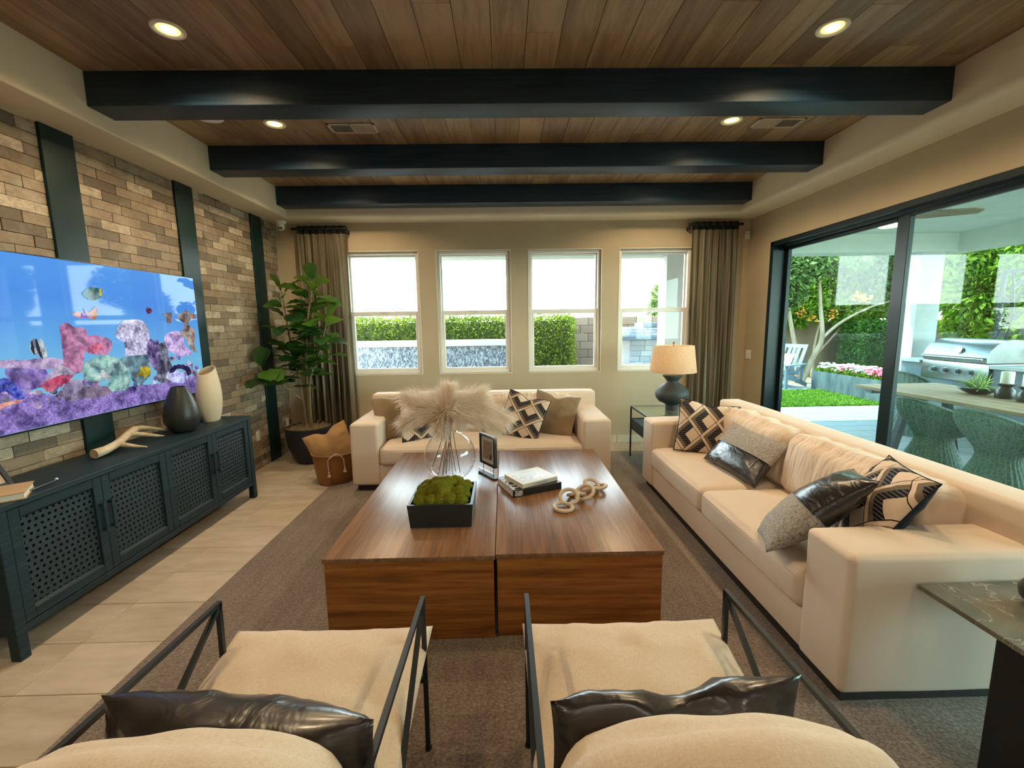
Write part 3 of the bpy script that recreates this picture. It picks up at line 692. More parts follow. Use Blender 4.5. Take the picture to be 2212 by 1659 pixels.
# ---------------------------------------------------------------- ceiling fittings
def downlight():
    t = thing('ceiling_light', 'l', 'ceiling light', (0, 0, ZC), 0, 'recessed ceiling lights')
    MB().lathe([(.054, -.0012), (.058, -.004), (.066, -.008), (.078, -.006), (.080, .001)], 36).build('trim_ring', M['light_trim'], t, True, 60)
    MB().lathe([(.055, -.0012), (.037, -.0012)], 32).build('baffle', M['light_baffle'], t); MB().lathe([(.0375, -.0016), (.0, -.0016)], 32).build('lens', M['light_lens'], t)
    ld = bpy.data.lights.new('downlight', 'SPOT'); ld.energy = DOWNLIGHT_W; ld.color = (1.0, .74, .44); ld.spot_size = math.radians(152); ld.spot_blend = .35; ld.shadow_soft_size = .05
    lo = bpy.data.objects.new('bulb', ld); lo.location = (0, 0, -.012); link(lo, t); reg(lo, t); return t
DL = [(-1.725, 2.545, 'recessed ceiling light nearest the brick wall, in front of the beams'), (1.785, 2.55, 'recessed ceiling light nearest the door wall, in front of the beams'),
      (-1.735, 3.635, 'recessed ceiling light on the television side, between the two nearer beams'), (1.80, 3.63, 'recessed ceiling light on the door side, between the two nearer beams'),
      (-1.74, 4.70, 'recessed ceiling light on the television side, hidden behind the middle beam'), (1.80, 4.70, 'recessed ceiling light on the door side, hidden behind the middle beam')]
dl0 = downlight()
for i, (x, y, lb) in enumerate(DL):
    o = dl0 if i == 0 else copy_tree(dl0); o.location = (x, y, ZC); o['label'] = lb
for (x, y, q) in ((-1.73, 1.45, 'television'), (1.8, 1.45, 'door')):
    o = copy_tree(dl0); o.location = (x, y, ZC); o['label'] = 'recessed tray ceiling light above the viewer on the %s side' % q
rear_fill_data = None
for (x, y) in ((-1.8, -1.2), (0, -1.2), (1.8, -1.2), (-1.8, -2.8), (0, -2.8), (1.8, -2.8)):  # unseen lamps added as warm front fill
    o = copy_tree(dl0); o.location = (x, y, ZS - .001); o['label'] = 'recessed lower ceiling light behind the viewer, %s row, %s' % ('nearer' if y > -2 else 'farther', 'left' if x < -1 else 'right' if x > 1 else 'middle')
    for ch in o.children:
        if ch.type == 'LIGHT':
            if rear_fill_data is None: rear_fill_data = ch.data.copy(); rear_fill_data.energy = REAR_FILL_W; rear_fill_data.color = (1.0, .90, .76); rear_fill_data.shadow_soft_size = .08
            ch.data = rear_fill_data
def vent(x, y, lb):
    t = thing('ceiling_vent', lb, 'air vent', (x, y, ZC), 0, 'ceiling air vents')
    w, d = .185, .085
    m = MB(); m.rbox(-w, w, -d, -d + .022, -.007, .002, .002, 1); m.rbox(-w, w, d - .022, d, -.007, .002, .002, 1); m.rbox(-w, -w + .022, -d, d, -.007, .002, .002, 1); m.rbox(w - .022, w, -d, d, -.007, .002, .002, 1); m.rbox(-.008, .008, -d, d, -.007, .002, .002, 1)
    m.build('frame', M['vent'], t); MB().box(-w + .01, w - .01, -d + .01, d - .01, -.001, .001).build('backing', M['vent_dark'], t)
    for s in (-1, 1):
        for k in range(9):
            x0 = s * (.02 + k * .0165); MB().bar((x0, -d + .02, -.003), (x0, d - .02, -.003), .003, .010, (s * .7, 0, .7)).build('slat', M['vent'], t)
vent(-1.165, 3.72, 'brown slatted ceiling vent right of the television-side lights'); vent(2.19, 3.68, 'brown slatted ceiling vent close to the door wall')
t = thing('ceiling_speaker', 'round white ceiling speaker beside the television-side light', 'speaker', (-2.16, 3.50, ZC))
MB().lathe([(.0, -.004), (.085, -.004), (.095, -.008), (.105, -.006), (.108, .001)], 40).build('grille', M['plastic'], t, True, 50)
# security camera, sensor, switch, outlets
t = thing('security_camera', 'white dome security camera in the corner above the fig', 'camera', (-2.66, 5.515, ZS))
MB().lathe([(.066, .001), (.066, -.012), (.058, -.030), (.050, -.045)], 32).build('mount', M['plastic'], t, True, 50)
sb = MB(); b = bmesh.new(); bmesh.ops.create_uvsphere(b, u_segments=24, v_segments=16, radius=.046); sb.bm(b, Matrix.Translation((0, -.008, -.068)))
ball = sb.build('ball', M['plastic'], t, True)
MB().lathe([(.0, .0), (.03, .0), (.03, -.004), (.0, -.004)], 24).xf(Matrix.Translation((.012, -.046, -.086)) @ Matrix.Rotation(math.radians(-55), 4, 'X')).build('face_plate', M['plastic'], ball)
for s in (-1, 1):
    b = bmesh.new(); bmesh.ops.create_uvsphere(b, u_segments=14, v_segments=8, radius=.0115); MB().bm(b, Matrix.Translation((.012 + s * .0155, -.050, -.088))).build('lens', M['dark_plastic'], ball, True)
t = thing('motion_sensor', 'small white motion sensor on the back wall beside the curtain', 'sensor', (3.075, YB, 2.60))
MB().rbox(-.028, .028, -.035, 0, 0, .10, .006, 2).build('housing', M['plastic'], t, True); MB().rbox(-.022, .022, -.040, -.030, .012, .055, .008, 2).build('lens', M['plastic'], t, True)
t = thing('light_switch', 'white double rocker switch plate between the curtain and the door', 'switch', (XR, 5.56, 1.10))
MB().rbox(-.008, 0, -.058, .058, 0, .115, .003, 2).build('plate', M['plastic'], t, True)
for s in (-.024, .024): MB().rbox(-.012, -.006, s - .016, s + .016, .025, .09, .002, 1).build('rocker', M['plastic'], t)
for (yy, lb) in ((4.88, 'white wall outlet on the bricks just past the black cabinet'), (5.56, 'white wall outlet on the bricks behind the plant pot')):
    t = thing('wall_outlet', lb, 'outlet', (XL, yy, .32), 0, 'outlets on the brick wall')
    MB().rbox(-.002, .008, -.036, .036, 0, .115, .003, 2).build('plate', M['plastic'], t, True)
    for zz in (.033, .082): MB().rbox(.006, .011, -.017, .017, zz - .014, zz + .014, .003, 1).build('socket', M['plastic'], t)

# ================================================================ FURNITURE
GZ = .012   # top of the rug
rug = MB().rbox(RUG[0], RUG[1], RUG[2], RUG[3], .0005, GZ, .005, 2).build('area_rug', M['rug'], None, True)
tag(rug, 'large brown textured area rug under the seating group', 'rug')
# ---------------------------------------------------------------- sofas (front at local y=0, faces -y)
def soft(name, size, c, mat, parent, r=.04, puff=(0, 0, 0), wr=0.0, ws=6, wst=(1, 1, 1), seed=0, res=16, rot=None):
    V, F = soft_box(size, r, res, puff, wr, ws, wst, seed)
    m = Matrix.Translation(c) @ (Euler(rot).to_matrix().to_4x4() if rot else Matrix.Identity(4))
    mb = MB().add([m @ Vector(v) for v in V], F); return mb.build(name, mat, parent, True, 180)
def make_sofa(name, label, W, loc, rotz, seed):
    t = thing(name, label, 'sofa', loc, rotz, 'cream sofas')
    D, AW, AH, BH = .94, .265, .665, .83
    MB().box(-W / 2 + .04, W / 2 - .04, .04, D - .03, 0, .06).build('plinth', M['plinth'], t)
    soft('base', (W - 2 * AW + .03, D - .06, .20), (0, D / 2 - .005, .155), M['sofa'], t, .012)
    for s in (-1, 1):
        a = soft('arm', (AW, D - .005, AH - .06), (s * (W / 2 - AW / 2), D / 2, .06 + (AH - .06) / 2), M['sofa'], t, .028, (.006, 0, .010), .002, 5, (1, 1, 1), seed + s, 18)
        m = MB()
        xx = s * (W / 2) - s * .010
        for zz in (AH - .006,):
            m.tube([(s * (W / 2 - AW) + s * .012, .0035, zz - .020), (s * (W / 2) - s * .012, .0035, zz - .020)], .0016, 5)
        m.build('piping', M['seam'], a)
    soft('back', (W - .004, .20, BH - .06), (0, D - .10, .06 + (BH - .06) / 2), M['sofa'], t, .028, (0, .006, .004), .002, 4, (1, 1, 1), seed + 3, 24)
    iw = (W - 2 * AW) / 2
    for i, s in enumerate((-1, 1)):
        c = soft('seat_cushion', (iw - .004, .735, .185), (s * iw / 2, .362, .340), M['sofa'], t, .045, (.0, .012, .022), .006, 5, (1, 2.2, 1), seed + i * 7, 30)
        m = MB()
        for zz in (.405, .275): m.tube([(s * iw / 2 - iw / 2 + .03, -.006, zz), (s * iw / 2, -.014, zz), (s * iw / 2 + iw / 2 - .03, -.006, zz)], .0014, 5)
        m.build('piping', M['seam'], c)
        soft('back_cushion', (iw - .004, .23, .40), (s * iw / 2, .655, .615), M['sofa_wr'], t, .075, (.0, .035, .02), .018, 6, (2.6, .7, .6), seed + 11 + i * 5, 30, (math.radians(-9), 0, 0))
    return t
make_sofa('sofa', 'cream two-cushion sofa under the windows, behind the coffee tables', 2.485, (-.2365, 4.05, GZ), 0, 1)
make_sofa('sofa', 'cream sofa along the sliding glass door', 2.595, (1.34, 2.868, GZ), -PI / 2, 21)

# ---------------------------------------------------------------- coffee tables
def coffee_table(x0, x1, y0, y1, lb):
    t = thing('coffee_table', lb, 'coffee table', ((x0 + x1) / 2, (y0 + y1) / 2, GZ), 0, 'square block coffee tables')
    w, d = (x1 - x0) / 2, (y1 - y0) / 2; H = .45
    MB().rbox(-w, w, -d, d, H - .024, H, .0025, 2).build('top', M['table_top'], t, True)
    g = .006
    for s in (-1, 1):
        MB().rbox(-w + g, w - g, s * (d - g) - (.02 if s > 0 else 0), s * (d - g) + (.02 if s < 0 else 0), 0, H - .0245, .002, 1).build('end_panel', M['table_front'], t)
        MB().rbox(s * (w - g) - (.02 if s > 0 else 0), s * (w - g) + (.02 if s < 0 else 0), -d + g + .021, d - g - .021, 0, H - .0245, .002, 1).build('side_panel', M['table_side'], t)
coffee_table(-.918, -.066, 2.028, 3.825, 'dark wood block coffee table carrying the glass vase and moss box')
coffee_table(-.062, .785, 2.040, 3.828, 'dark wood block coffee table carrying the books and wooden chain')
TZ = GZ + .45

# ---------------------------------------------------------------- media console
CX0, CX1, CY0, CY1, CZ = -2.785, -2.375, 1.965, 4.03, .785
t = thing('media_console', 'long black wooden console with perforated doors under the television', 'cabinet', (-2.58, 3.0, 0))
MB().rbox(CX0, CX1 + .012, CY0, CY1, CZ - .03, CZ, .003, 1).build('top', M['console'], t, world=True)
for (a, b) in ((CX0, CX0 + .05), (CX1 - .05, CX1)):
    for (c, d) in ((CY0, CY0 + .05), (CY1 - .05, CY1)):
        MB().rbox(a, b, c, d, 0, CZ - .03, .003, 1).build('leg', M['console'], t, world=True)
m = MB(); m.box(CX0 + .006, CX0 + .02, CY0 + .05, CY1 - .05, .13, CZ - .03); m.box(CX0 + .02, CX1 - .03, CY0 + .05, CY1 - .05, .13, .148)
m.box(CX0 + .05, CX1 - .05, CY0 + .008, CY0 + .03, .13, CZ - .03); m.box(CX0 + .05, CX1 - .05, CY1 - .03, CY1 - .008, .13, CZ - .03)
m.build('body', M['console'], t, world=True)
MB().box(CX0 + .021, CX1 - .045, CY0 + .031, CY1 - .031, .149, CZ - .031).build('interior', M['console_in'], t, world=True)
MB().rbox(CX1 - .035, CX1 - .004, CY0 + .05, CY1 - .05, .13, .165, .002, 1).build('bottom_rail', M['console'], t, world=True)
def cane_panel(y0, y1, z0, z1, xf, depth=.006, cell=.030):
    m = MB(); ny = int((y1 - y0) / cell); nz = int((z1 - z0) / cell); cy = (y1 - y0) / ny; cz = (z1 - z0) / nz; hole = .31
    for j in range(nz):
        for i in range(ny):
            a, b = y0 + i * cy, z0 + j * cz; c, d = a + cy / 2, b + cz / 2
            o = [(a, b), (a + cy, b), (a + cy, b + cz), (a, b + cz)]
            # one hexagon-like hole, shifted on alternate rows
            sh = (cy * .25 if j % 2 else -cy * .25) * 1.0
            n = [(c + sh * .5 + cy * hole * ux, d + cz * hole * uz) for ux, uz in ((-.7, -.7), (.7, -.7), (.7, .7), (-.7, .7))]
            V = [(xf, p[0], p[1]) for p in o] + [(xf, p[0], p[1]) for p in n] + [(xf - depth, p[0], p[1]) for p in n]
            m.add(V, [(k, (k + 1) % 4, 4 + (k + 1) % 4, 4 + k) for k in range(4)] + [(4 + k, 4 + (k + 1) % 4, 8 + (k + 1) % 4, 8 + k) for k in range(4)])
    return m
dw = (CY1 - CY0 - .10 - .012) / 4
for i in range(4):
    y0 = CY0 + .05 + .003 + i * (dw + .002); y1 = y0 + dw; z0, z1 = .170, CZ - .036; fr = .052; x0, x1 = CX1 - .030, CX1 - .004
    m = MB(); m.rbox(x0, x1, y0, y0 + fr, z0, z1, .003, 1); m.rbox(x0, x1, y1 - fr, y1, z0, z1, .003, 1); m.rbox(x0, x1, y0 + fr, y1 - fr, z0, z0 + fr, .003, 1); m.rbox(x0, x1, y0 + fr, y1 - fr, z1 - fr, z1, .003, 1)
    # bevelled inner moulding
    m.add([(x1 - .001, y0 + fr, z0 + fr), (x1 - .001, y1 - fr, z0 + fr), (x1 - .018, y1 - fr - .012, z0 + fr + .012), (x1 - .018, y0 + fr + .012, z0 + fr + .012)], [(0, 1, 2, 3)])
    m.add([(x1 - .001, y0 + fr, z1 - fr), (x1 - .001, y1 - fr, z1 - fr), (x1 - .018, y1 - fr - .012, z1 - fr - .012), (x1 - .018, y0 + fr + .012, z1 - fr - .012)], [(3, 2, 1, 0)])
    dr = m.build('door', M['console'], t, world=True)
    cane_panel(y0 + fr - .002, y1 - fr + .002, z0 + fr - .002, z1 - fr + .002, x1 - .016).build('perforated_panel', M['cane'], dr)
    yh = y1 - fr / 2 if i % 2 == 0 else y0 + fr / 2
    h = MB(); h.rbox(x1 + .018, x1 + .030, yh - .010, yh + .010, .42, .60, .003, 1); h.rbox(x1 - .001, x1 + .02, yh - .007, yh + .007, .43, .445, .002, 1); h.rbox(x1 - .001, x1 + .02, yh - .007, yh + .007, .575, .59, .002, 1)
    h.build('handle', M['console'], dr)

# ---------------------------------------------------------------- television with an aquarium picture
t = thing('television', 'large flat television showing a colourful aquarium on the brick wall', 'television', (-2.80, 3.13, 1.02))
MB().rbox(-2.80, -2.748, 2.245, 4.02, 1.02, 2.04, .004, 2).build('case', M['tv_body'], t, world=True)
def tv_water():
    tt = NT('aquarium_water'); g = tt.n('NewGeometry'); sp = tt.n('SeparateXYZ', None, Vector=g.outputs['Position']); nz = tt.noise(g.outputs['Position'], 3.2, 4, .6)
    f = tt.math('ADD', tt.math('MULTIPLY', tt.math('SUBTRACT', sp.outputs[2], 1.03), 1.0), tt.math('MULTIPLY', tt.math('SUBTRACT', nz, .5), .30))
    col = tt.ramp(f, [(.25, (.17, .48, .70)), (.50, (.12, .38, .76)), (.75, (.075, .27, .76)), (1.0, (.09, .31, .80))])
    d = tt.n('Emission', None, Color=col, Strength=.33)
    gl = tt.n('BsdfGlossy', None, Color=(.34, .38, .42), Roughness=.035); fr = tt.n('Fresnel', None, IOR=1.5)
    return tt.surf(tt.n('MixShader', None, Fac=fr.outputs[0], i1=d.outputs[0], i2=gl.outputs[0]).outputs[0])
def tv_col(name, c1, c2, sc=14, st=.30):
    tt = NT('screen_' + name); g = tt.n('NewGeometry'); f = tt.noise(g.outputs['Position'], sc, 5, .65)
    sh = tt.ramp(tt.noise(g.outputs['Position'], 11, 4, .6, .5), [(.36, (.10, .09, .20)), (.58, (1, 1, 1))]); d = tt.n('Emission', None, Color=tt.mix(.8, tt.ramp(f, [(.36, c1), (.62, c2)]), sh, 'MULTIPLY'), Strength=st * 1.15); gl = tt.n('BsdfGlossy', None, Color=(.34, .38, .42), Roughness=.035); fr = tt.n('Fresnel', None, IOR=1.5)
    return tt.surf(tt.n('MixShader', None, Fac=fr.outputs[0], i1=d.outputs[0], i2=gl.outputs[0]).outputs[0])
scr = MB().add([(-2.7455, 2.255, 1.032), (-2.7455, 4.010, 1.032), (-2.7455, 4.010, 2.031), (-2.7455, 2.255, 2.031)], [(0, 1, 2, 3)]).build('screen', tv_water(), t, world=True)
TVC = {'gravel': ((.16, .10, .40), (.40, .30, .70), 70), 'rockp': ((.10, .04, .28), (.40, .30, .66), 16), 'rockp2': ((.30, .16, .42), (.62, .50, .70), 18), 'rockb': ((.01, .02, .30), (.16, .20, .72), 40),
 'pinkfan': ((.42, .14, .30), (.62, .30, .48), 30), 'red': ((.50, .05, .16), (.75, .25, .35), 40), 'conch': ((.45, .04, .12), (.70, .22, .32), 12), 'shell': ((.35, .26, .45), (.62, .55, .66), 14),
 'stone1': ((.30, .25, .40), (.48, .42, .58), 9), 'stone2': ((.14, .10, .16), (.32, .25, .36), 10), 'teal': ((.13, .36, .34), (.45, .68, .60), 22), 'lilacw': ((.30, .27, .55), (.82, .80, .92), 46), 'tealdark': ((.03, .08, .14), (.22, .38, .42), 10),
 'purpled': ((.02, .01, .09), (.34, .26, .55), 40), 'greyp': ((.05, .05, .10), (.30, .30, .38), 22), 'lilac': ((.50, .30, .74), (.80, .64, .92), 40), 'brownc': ((.20, .12, .12), (.55, .46, .40), 16), 'bluew': ((.25, .30, .80), (.80, .84, .96), 20), 'dark': ((.01, .01, .05), (.05, .03, .16), 10),
 'fishg': ((.03, .12, .12), (.12, .28, .22), 40), 'fishy': ((.55, .50, .06), (.75, .70, .12), 20), 'fisho': ((.60, .24, .06), (.50, .32, .36), 30), 'fishp': ((.14, .05, .42), (.30, .14, .5), 20), 'fishd': ((.02, .01, .06), (.35, .10, .20), 40), 'fishw': ((.40, .46, .50), (.66, .70, .68), 12), 'fishk': ((.01, .02, .03), (.04, .05, .07), 9), 'fishyel': ((.62, .46, .02), (.80, .66, .06), 20), 'white': ((.60, .66, .66), (.85, .88, .86), 10), 'star': ((.70, .26, .20), (.80, .45, .40), 20)}
TVS = [
    ('gravel', 'gravel', [(2.364,1.289),(2.499,1.269),(2.601,1.233),(2.736,1.182),(2.929,1.148),(3.094,1.169),(3.254,1.182),(3.575,1.159),(3.803,1.153),(3.956,1.200),(3.949,1.034),(3.524,1.034),(2.911,1.035),(2.570,1.034),(2.325,1.035)]),
    ('rock_left', 'rockp', [(2.443,1.389),(2.494,1.418),(2.578,1.418),(2.627,1.401),(2.658,1.350),(2.640,1.288),(2.576,1.261),(2.499,1.269),(2.451,1.313)]),
    ('rock_back', 'rockp2', [(2.399,1.437),(2.465,1.442),(2.559,1.431),(2.656,1.439),(2.764,1.414),(2.766,1.372),(2.645,1.368),(2.517,1.389),(2.395,1.405)]),
    ('blue_rock', 'rockb', [(2.382,1.323),(2.436,1.342),(2.465,1.319),(2.499,1.269),(2.509,1.217),(2.470,1.220),(2.430,1.264),(2.373,1.266)]),
    ('pink_fan', 'pinkfan', [(2.778,1.579),(2.776,1.620),(2.809,1.646),(2.841,1.632),(2.872,1.611),(2.922,1.610),(2.947,1.566),(2.924,1.480),(2.892,1.394),(2.872,1.326),(2.810,1.325),(2.766,1.372),(2.772,1.463)]),
    ('pink_fan2', 'pinkfan', [(2.935,1.549),(2.994,1.561),(3.050,1.546),(3.108,1.525),(3.117,1.478),(3.062,1.426),(2.973,1.432),(2.921,1.462)]),
    ('anemone', 'red', [(2.929,1.479),(2.975,1.504),(3.034,1.505),(3.049,1.473),(2.995,1.449),(2.937,1.444)]),
    ('conch', 'conch', [(2.607,1.272),(2.643,1.304),(2.710,1.328),(2.794,1.335),(2.812,1.307),(2.767,1.271),(2.706,1.250),(2.654,1.229)]),
    ('conch2', 'shell', [(2.634,1.297),(2.691,1.363),(2.735,1.383),(2.797,1.352),(2.826,1.314),(2.750,1.323),(2.691,1.314)]),
    ('stone1', 'stone1', [(2.731,1.200),(2.743,1.249),(2.795,1.284),(2.846,1.273),(2.872,1.234),(2.843,1.195),(2.788,1.182)]),
    ('stone2', 'stone2', [(2.817,1.173),(2.846,1.216),(2.932,1.230),(3.037,1.206),(3.062,1.165),(2.987,1.144),(2.891,1.149)]),
    ('plate', 'teal', [(2.876,1.317),(2.888,1.369),(2.940,1.404),(3.010,1.419),(3.061,1.421),(3.131,1.402),(3.202,1.363),(3.228,1.297),(3.211,1.240),(3.147,1.229),(3.024,1.254),(2.908,1.256)]),
    ('plate2', 'teal', [(3.042,1.233),(3.149,1.238),(3.224,1.248),(3.207,1.181),(3.137,1.162),(3.063,1.174)]),
    ('brain', 'lilacw', [(3.157,1.561),(3.187,1.617),(3.249,1.660),(3.379,1.666),(3.435,1.626),(3.452,1.554),(3.428,1.462),(3.399,1.402),(3.264,1.392),(3.210,1.415),(3.255,1.481),(3.183,1.523)]),
    ('ledge', 'tealdark', [(3.173,1.389),(3.399,1.402),(3.416,1.349),(3.413,1.246),(3.329,1.194),(3.248,1.215),(3.227,1.307)]),
    ('branch1', 'purpled', [(3.427,1.493),(3.469,1.517),(3.493,1.500),(3.528,1.510),(3.538,1.446),(3.534,1.339),(3.497,1.278),(3.426,1.328),(3.409,1.422)]),
    ('branch2', 'greyp', [(3.534,1.467),(3.580,1.492),(3.619,1.474),(3.618,1.376),(3.643,1.263),(3.592,1.170),(3.482,1.184),(3.484,1.280),(3.538,1.360)]),
    ('lilac', 'lilac', [(3.600,1.528),(3.655,1.565),(3.746,1.574),(3.809,1.533),(3.805,1.465),(3.889,1.379),(3.773,1.364),(3.672,1.394),(3.609,1.452)]),
    ('brown1', 'brownc', [(3.616,1.716),(3.718,1.723),(3.688,1.679),(3.705,1.646),(3.639,1.641),(3.666,1.673)]),
    ('brown2', 'brownc', [(3.765,1.691),(3.800,1.720),(3.848,1.726),(3.878,1.767),(3.896,1.727),(3.986,1.718),(3.980,1.682),(3.901,1.658),(3.874,1.589),(3.939,1.588),(3.959,1.553),(3.866,1.543),(3.951,1.506),(3.917,1.448),(3.949,1.387),(3.878,1.415),(3.859,1.497),(3.773,1.557),(3.861,1.612),(3.839,1.669)]),
    ('flower', 'bluew', [(3.574,1.194),(3.598,1.251),(3.646,1.235),(3.694,1.258),(3.735,1.225),(3.793,1.242),(3.807,1.182),(3.785,1.144),(3.691,1.143)]),
    ('darkarch', 'dark', [(3.603,1.240),(3.655,1.290),(3.746,1.292),(3.836,1.260),(3.852,1.206),(3.808,1.188),(3.784,1.237),(3.710,1.262),(3.646,1.235)]),
    ('angelfish', 'fishg', [(2.951,1.828),(2.969,1.853),(3.005,1.873),(3.063,1.878),(3.080,1.860),(3.104,1.872),(3.094,1.836),(3.096,1.822),(3.076,1.821),(3.065,1.798),(3.020,1.790),(2.984,1.801),(2.959,1.818)]),
    ('angeltail', 'fishy', [(3.078,1.860),(3.101,1.870),(3.092,1.840),(3.096,1.825),(3.076,1.824)]),
    ('lionfish', 'fisho', [(2.863,1.694),(2.888,1.711),(2.924,1.714),(2.959,1.702),(2.947,1.740),(2.974,1.711),(3.011,1.734),(3.039,1.754),(3.036,1.717),(3.037,1.690),(3.010,1.663),(2.974,1.676),(2.917,1.671),(2.883,1.681)]),
    ('lionpurple', 'fishp', [(2.924,1.712),(2.959,1.702),(2.974,1.680),(2.918,1.673),(2.930,1.692)]),
    ('damsel', 'fishd', [(3.449,1.742),(3.469,1.758),(3.494,1.754),(3.512,1.734),(3.488,1.718),(3.460,1.714)]),
    ('idol', 'fishw', [(2.581,1.507),(2.601,1.540),(2.625,1.553),(2.632,1.527),(2.651,1.552),(2.666,1.502),(2.674,1.454),(2.647,1.428),(2.621,1.457),(2.593,1.463)]),
    ('idol_bar', 'fishk', [(2.625,1.553),(2.633,1.523),(2.638,1.472),(2.646,1.432),(2.628,1.453),(2.618,1.497)]),
    ('idol_bar2', 'fishk', [(2.590,1.518),(2.604,1.538),(2.604,1.498),(2.605,1.458),(2.592,1.467)]),
    ('tang', 'fishyel', [(3.273,1.262),(3.316,1.272),(3.329,1.311),(3.379,1.316),(3.417,1.292),(3.414,1.256),(3.373,1.240),(3.352,1.224),(3.337,1.246),(3.301,1.251)]),
    ('swan', 'white', [(3.002,1.317),(3.021,1.327),(3.042,1.303),(3.077,1.274),(3.069,1.265),(3.043,1.275),(3.042,1.233),(3.026,1.263),(2.988,1.277),(2.948,1.269),(2.991,1.295)]),
    ('star', 'star', [(2.363,1.198),(2.389,1.208),(2.449,1.212),(2.499,1.203),(2.459,1.191),(2.412,1.185),(2.360,1.179)]),
]
tvm = {}
for k, (nm, mt, pts) in enumerate(TVS):
    if nm == 'gravel': pts = [(2.257, 1.30)] + pts[1:9] + [(4.008, 1.20), (4.008, 1.034), (2.257, 1.034)]
    if mt not in tvm: tvm[mt] = tv_col(mt, *TVC[mt])
    # rough organic outline
    P = []; n = len(pts); rough = 0 if nm == 'gravel' else .007
    for (y, z) in (closed_smooth(pts, 7) if nm != 'gravel' else [(pts[i][0] + (pts[(i + 1) % n][0] - pts[i][0]) * s / 4, pts[i][1] + (pts[(i + 1) % n][1] - pts[i][1]) * s / 4) for i in range(n) for s in range(4)]):
        if 1:
            rr = rough * noise.noise(Vector((y * 60, z * 60, k)))
            P.append((min(4.008, max(2.257, y + rr)), max(1.034, z + rough * noise.noise(Vector((z * 40, y * 40, k + 9))))))
    kind = 'fish_image' if mt.startswith('fish') else 'gravel_image' if nm == 'gravel' else 'coral_image'
    bmm = bmesh.new(); vv = [bmm.verts.new((-2.7430 + k * .00003 - (.0015 if nm == 'gravel' else 0), y, z)) for y, z in P]; f = bmm.faces.new(vv)
    if f.calc_area() and f.normal.x < 0: f.normal_flip()
    bmesh.ops.triangulate(bmm, faces=[f]); bmm.normal_update()
    for f in bmm.faces:
        if f.normal.x < 0: f.normal_flip()
    MB().bm(bmm).build(kind, tvm[mt], scr)

rg = random.Random(77); reef = {}
def reef_z(y): return 1.20 + .17 * math.exp(-((y - 3.35) / .35) ** 2) + .10 * math.exp(-((y - 2.55) / .25) ** 2) + .10 * math.exp(-((y - 3.75) / .15) ** 2)
for k in range(150):
    y = rg.uniform(2.30, 3.95); z = rg.uniform(1.16, reef_z(y) + .02); r = rg.uniform(.008, .030); mt = rg.choice(['rockp', 'lilacw', 'purpled', 'rockp2', 'greyp', 'shell', 'teal', 'purpled', 'stone2', 'pinkfan'])
    P = [(-2.7436 + k * .000002, y + r * (1 + .5 * noise.noise(Vector((math.cos(a), math.sin(a), k)))) * math.cos(a), z + r * .8 * (1 + .5 * noise.noise(Vector((math.cos(a), math.sin(a), k + 7)))) * math.sin(a)) for a in [2 * PI * i / 12 for i in range(12)]]
    reef.setdefault(mt, MB()).add(P, [tuple(range(12))])
for mt, mb_ in reef.items():
    o = mb_.build('reef_image', tvm[mt], scr); o['kind'] = 'stuff'
# ---------------------------------------------------------------- things on the console
t = MB().lathe([(0, 0), (.062, 0), (.095, .03), (.120, .09), (.122, .14), (.105, .22), (.078, .30), (.058, .345), (.052, .36), (.048, .36), (.052, .34), (.07, .28), (.09, .2), (.0, .02)], 40, (0, 0), 1, 1).build('bottle_vase', M['ceramic_black'], None, True, 60)
t.location = (-2.56, 3.44, CZ); tag(t, 'black teardrop vase on the console in front of the television', 'vase')
b = MB(); pr = [(0, 0), (.075, 0), (.10, .06), (.118, .16), (.120, .24), (.110, .33), (.090, .42), (.082, .445), (.074, .445), (.08, .42), (.1, .3), (.0, .05)]
b.lathe(pr, 40, (0, 0), 1.0, 1.0); b.V = [(v[0] * .72, v[1] * 1.0, v[2] + (.035 * (v[1] / .08) * (v[2] / .445) ** 6 if v[2] > .3 else 0)) for v in b.V]
t = b.build('oval_vase', M['ceramic_cream'], None, True, 60); t.location = (-2.60, 3.84, CZ); tag(t, 'tall cream oval vase at the far end of the console', 'vase')
# antler
t = thing('deer_antler', 'pale forked deer antler lying on the console', 'antler', (-2.60, 2.72, CZ))
b = MB(); b.tube([(0, 0, .034), (.01, .07, .040), (.0, .16, .052), (-.03, .26, .068), (-.06, .34, .085), (-.075, .41, .098)], [.031, .027, .025, .025, .026, .022], 14)
beam_o = b.build('main_beam', M['antler'], t, True)
b = MB().add(*(lambda: ([], []))()); b.disc((0, -.0006, .034), .026, (0, -1, .1), 18); b.build('cut_end', M['antler_cut'], t)
for pth, rr in (([( -.005, .17, .055), (.04, .20, .035), (.09, .225, .018), (.14, .235, .012)], [.020, .015, .010, .004]),
                ([(-.06, .33, .085), (-.01, .40, .060), (.02, .47, .032), (.03, .53, .014)], [.020, .015, .010, .004]),
                ([(-.075, .40, .098), (-.085, .48, .092), (-.08, .56, .068), (-.06, .66, .030), (-.055, .69, .018)], [.020, .016, .013, .009, .003])):
    MB().tube(pth, rr, 12).build('tine', M['antler'], t, True)
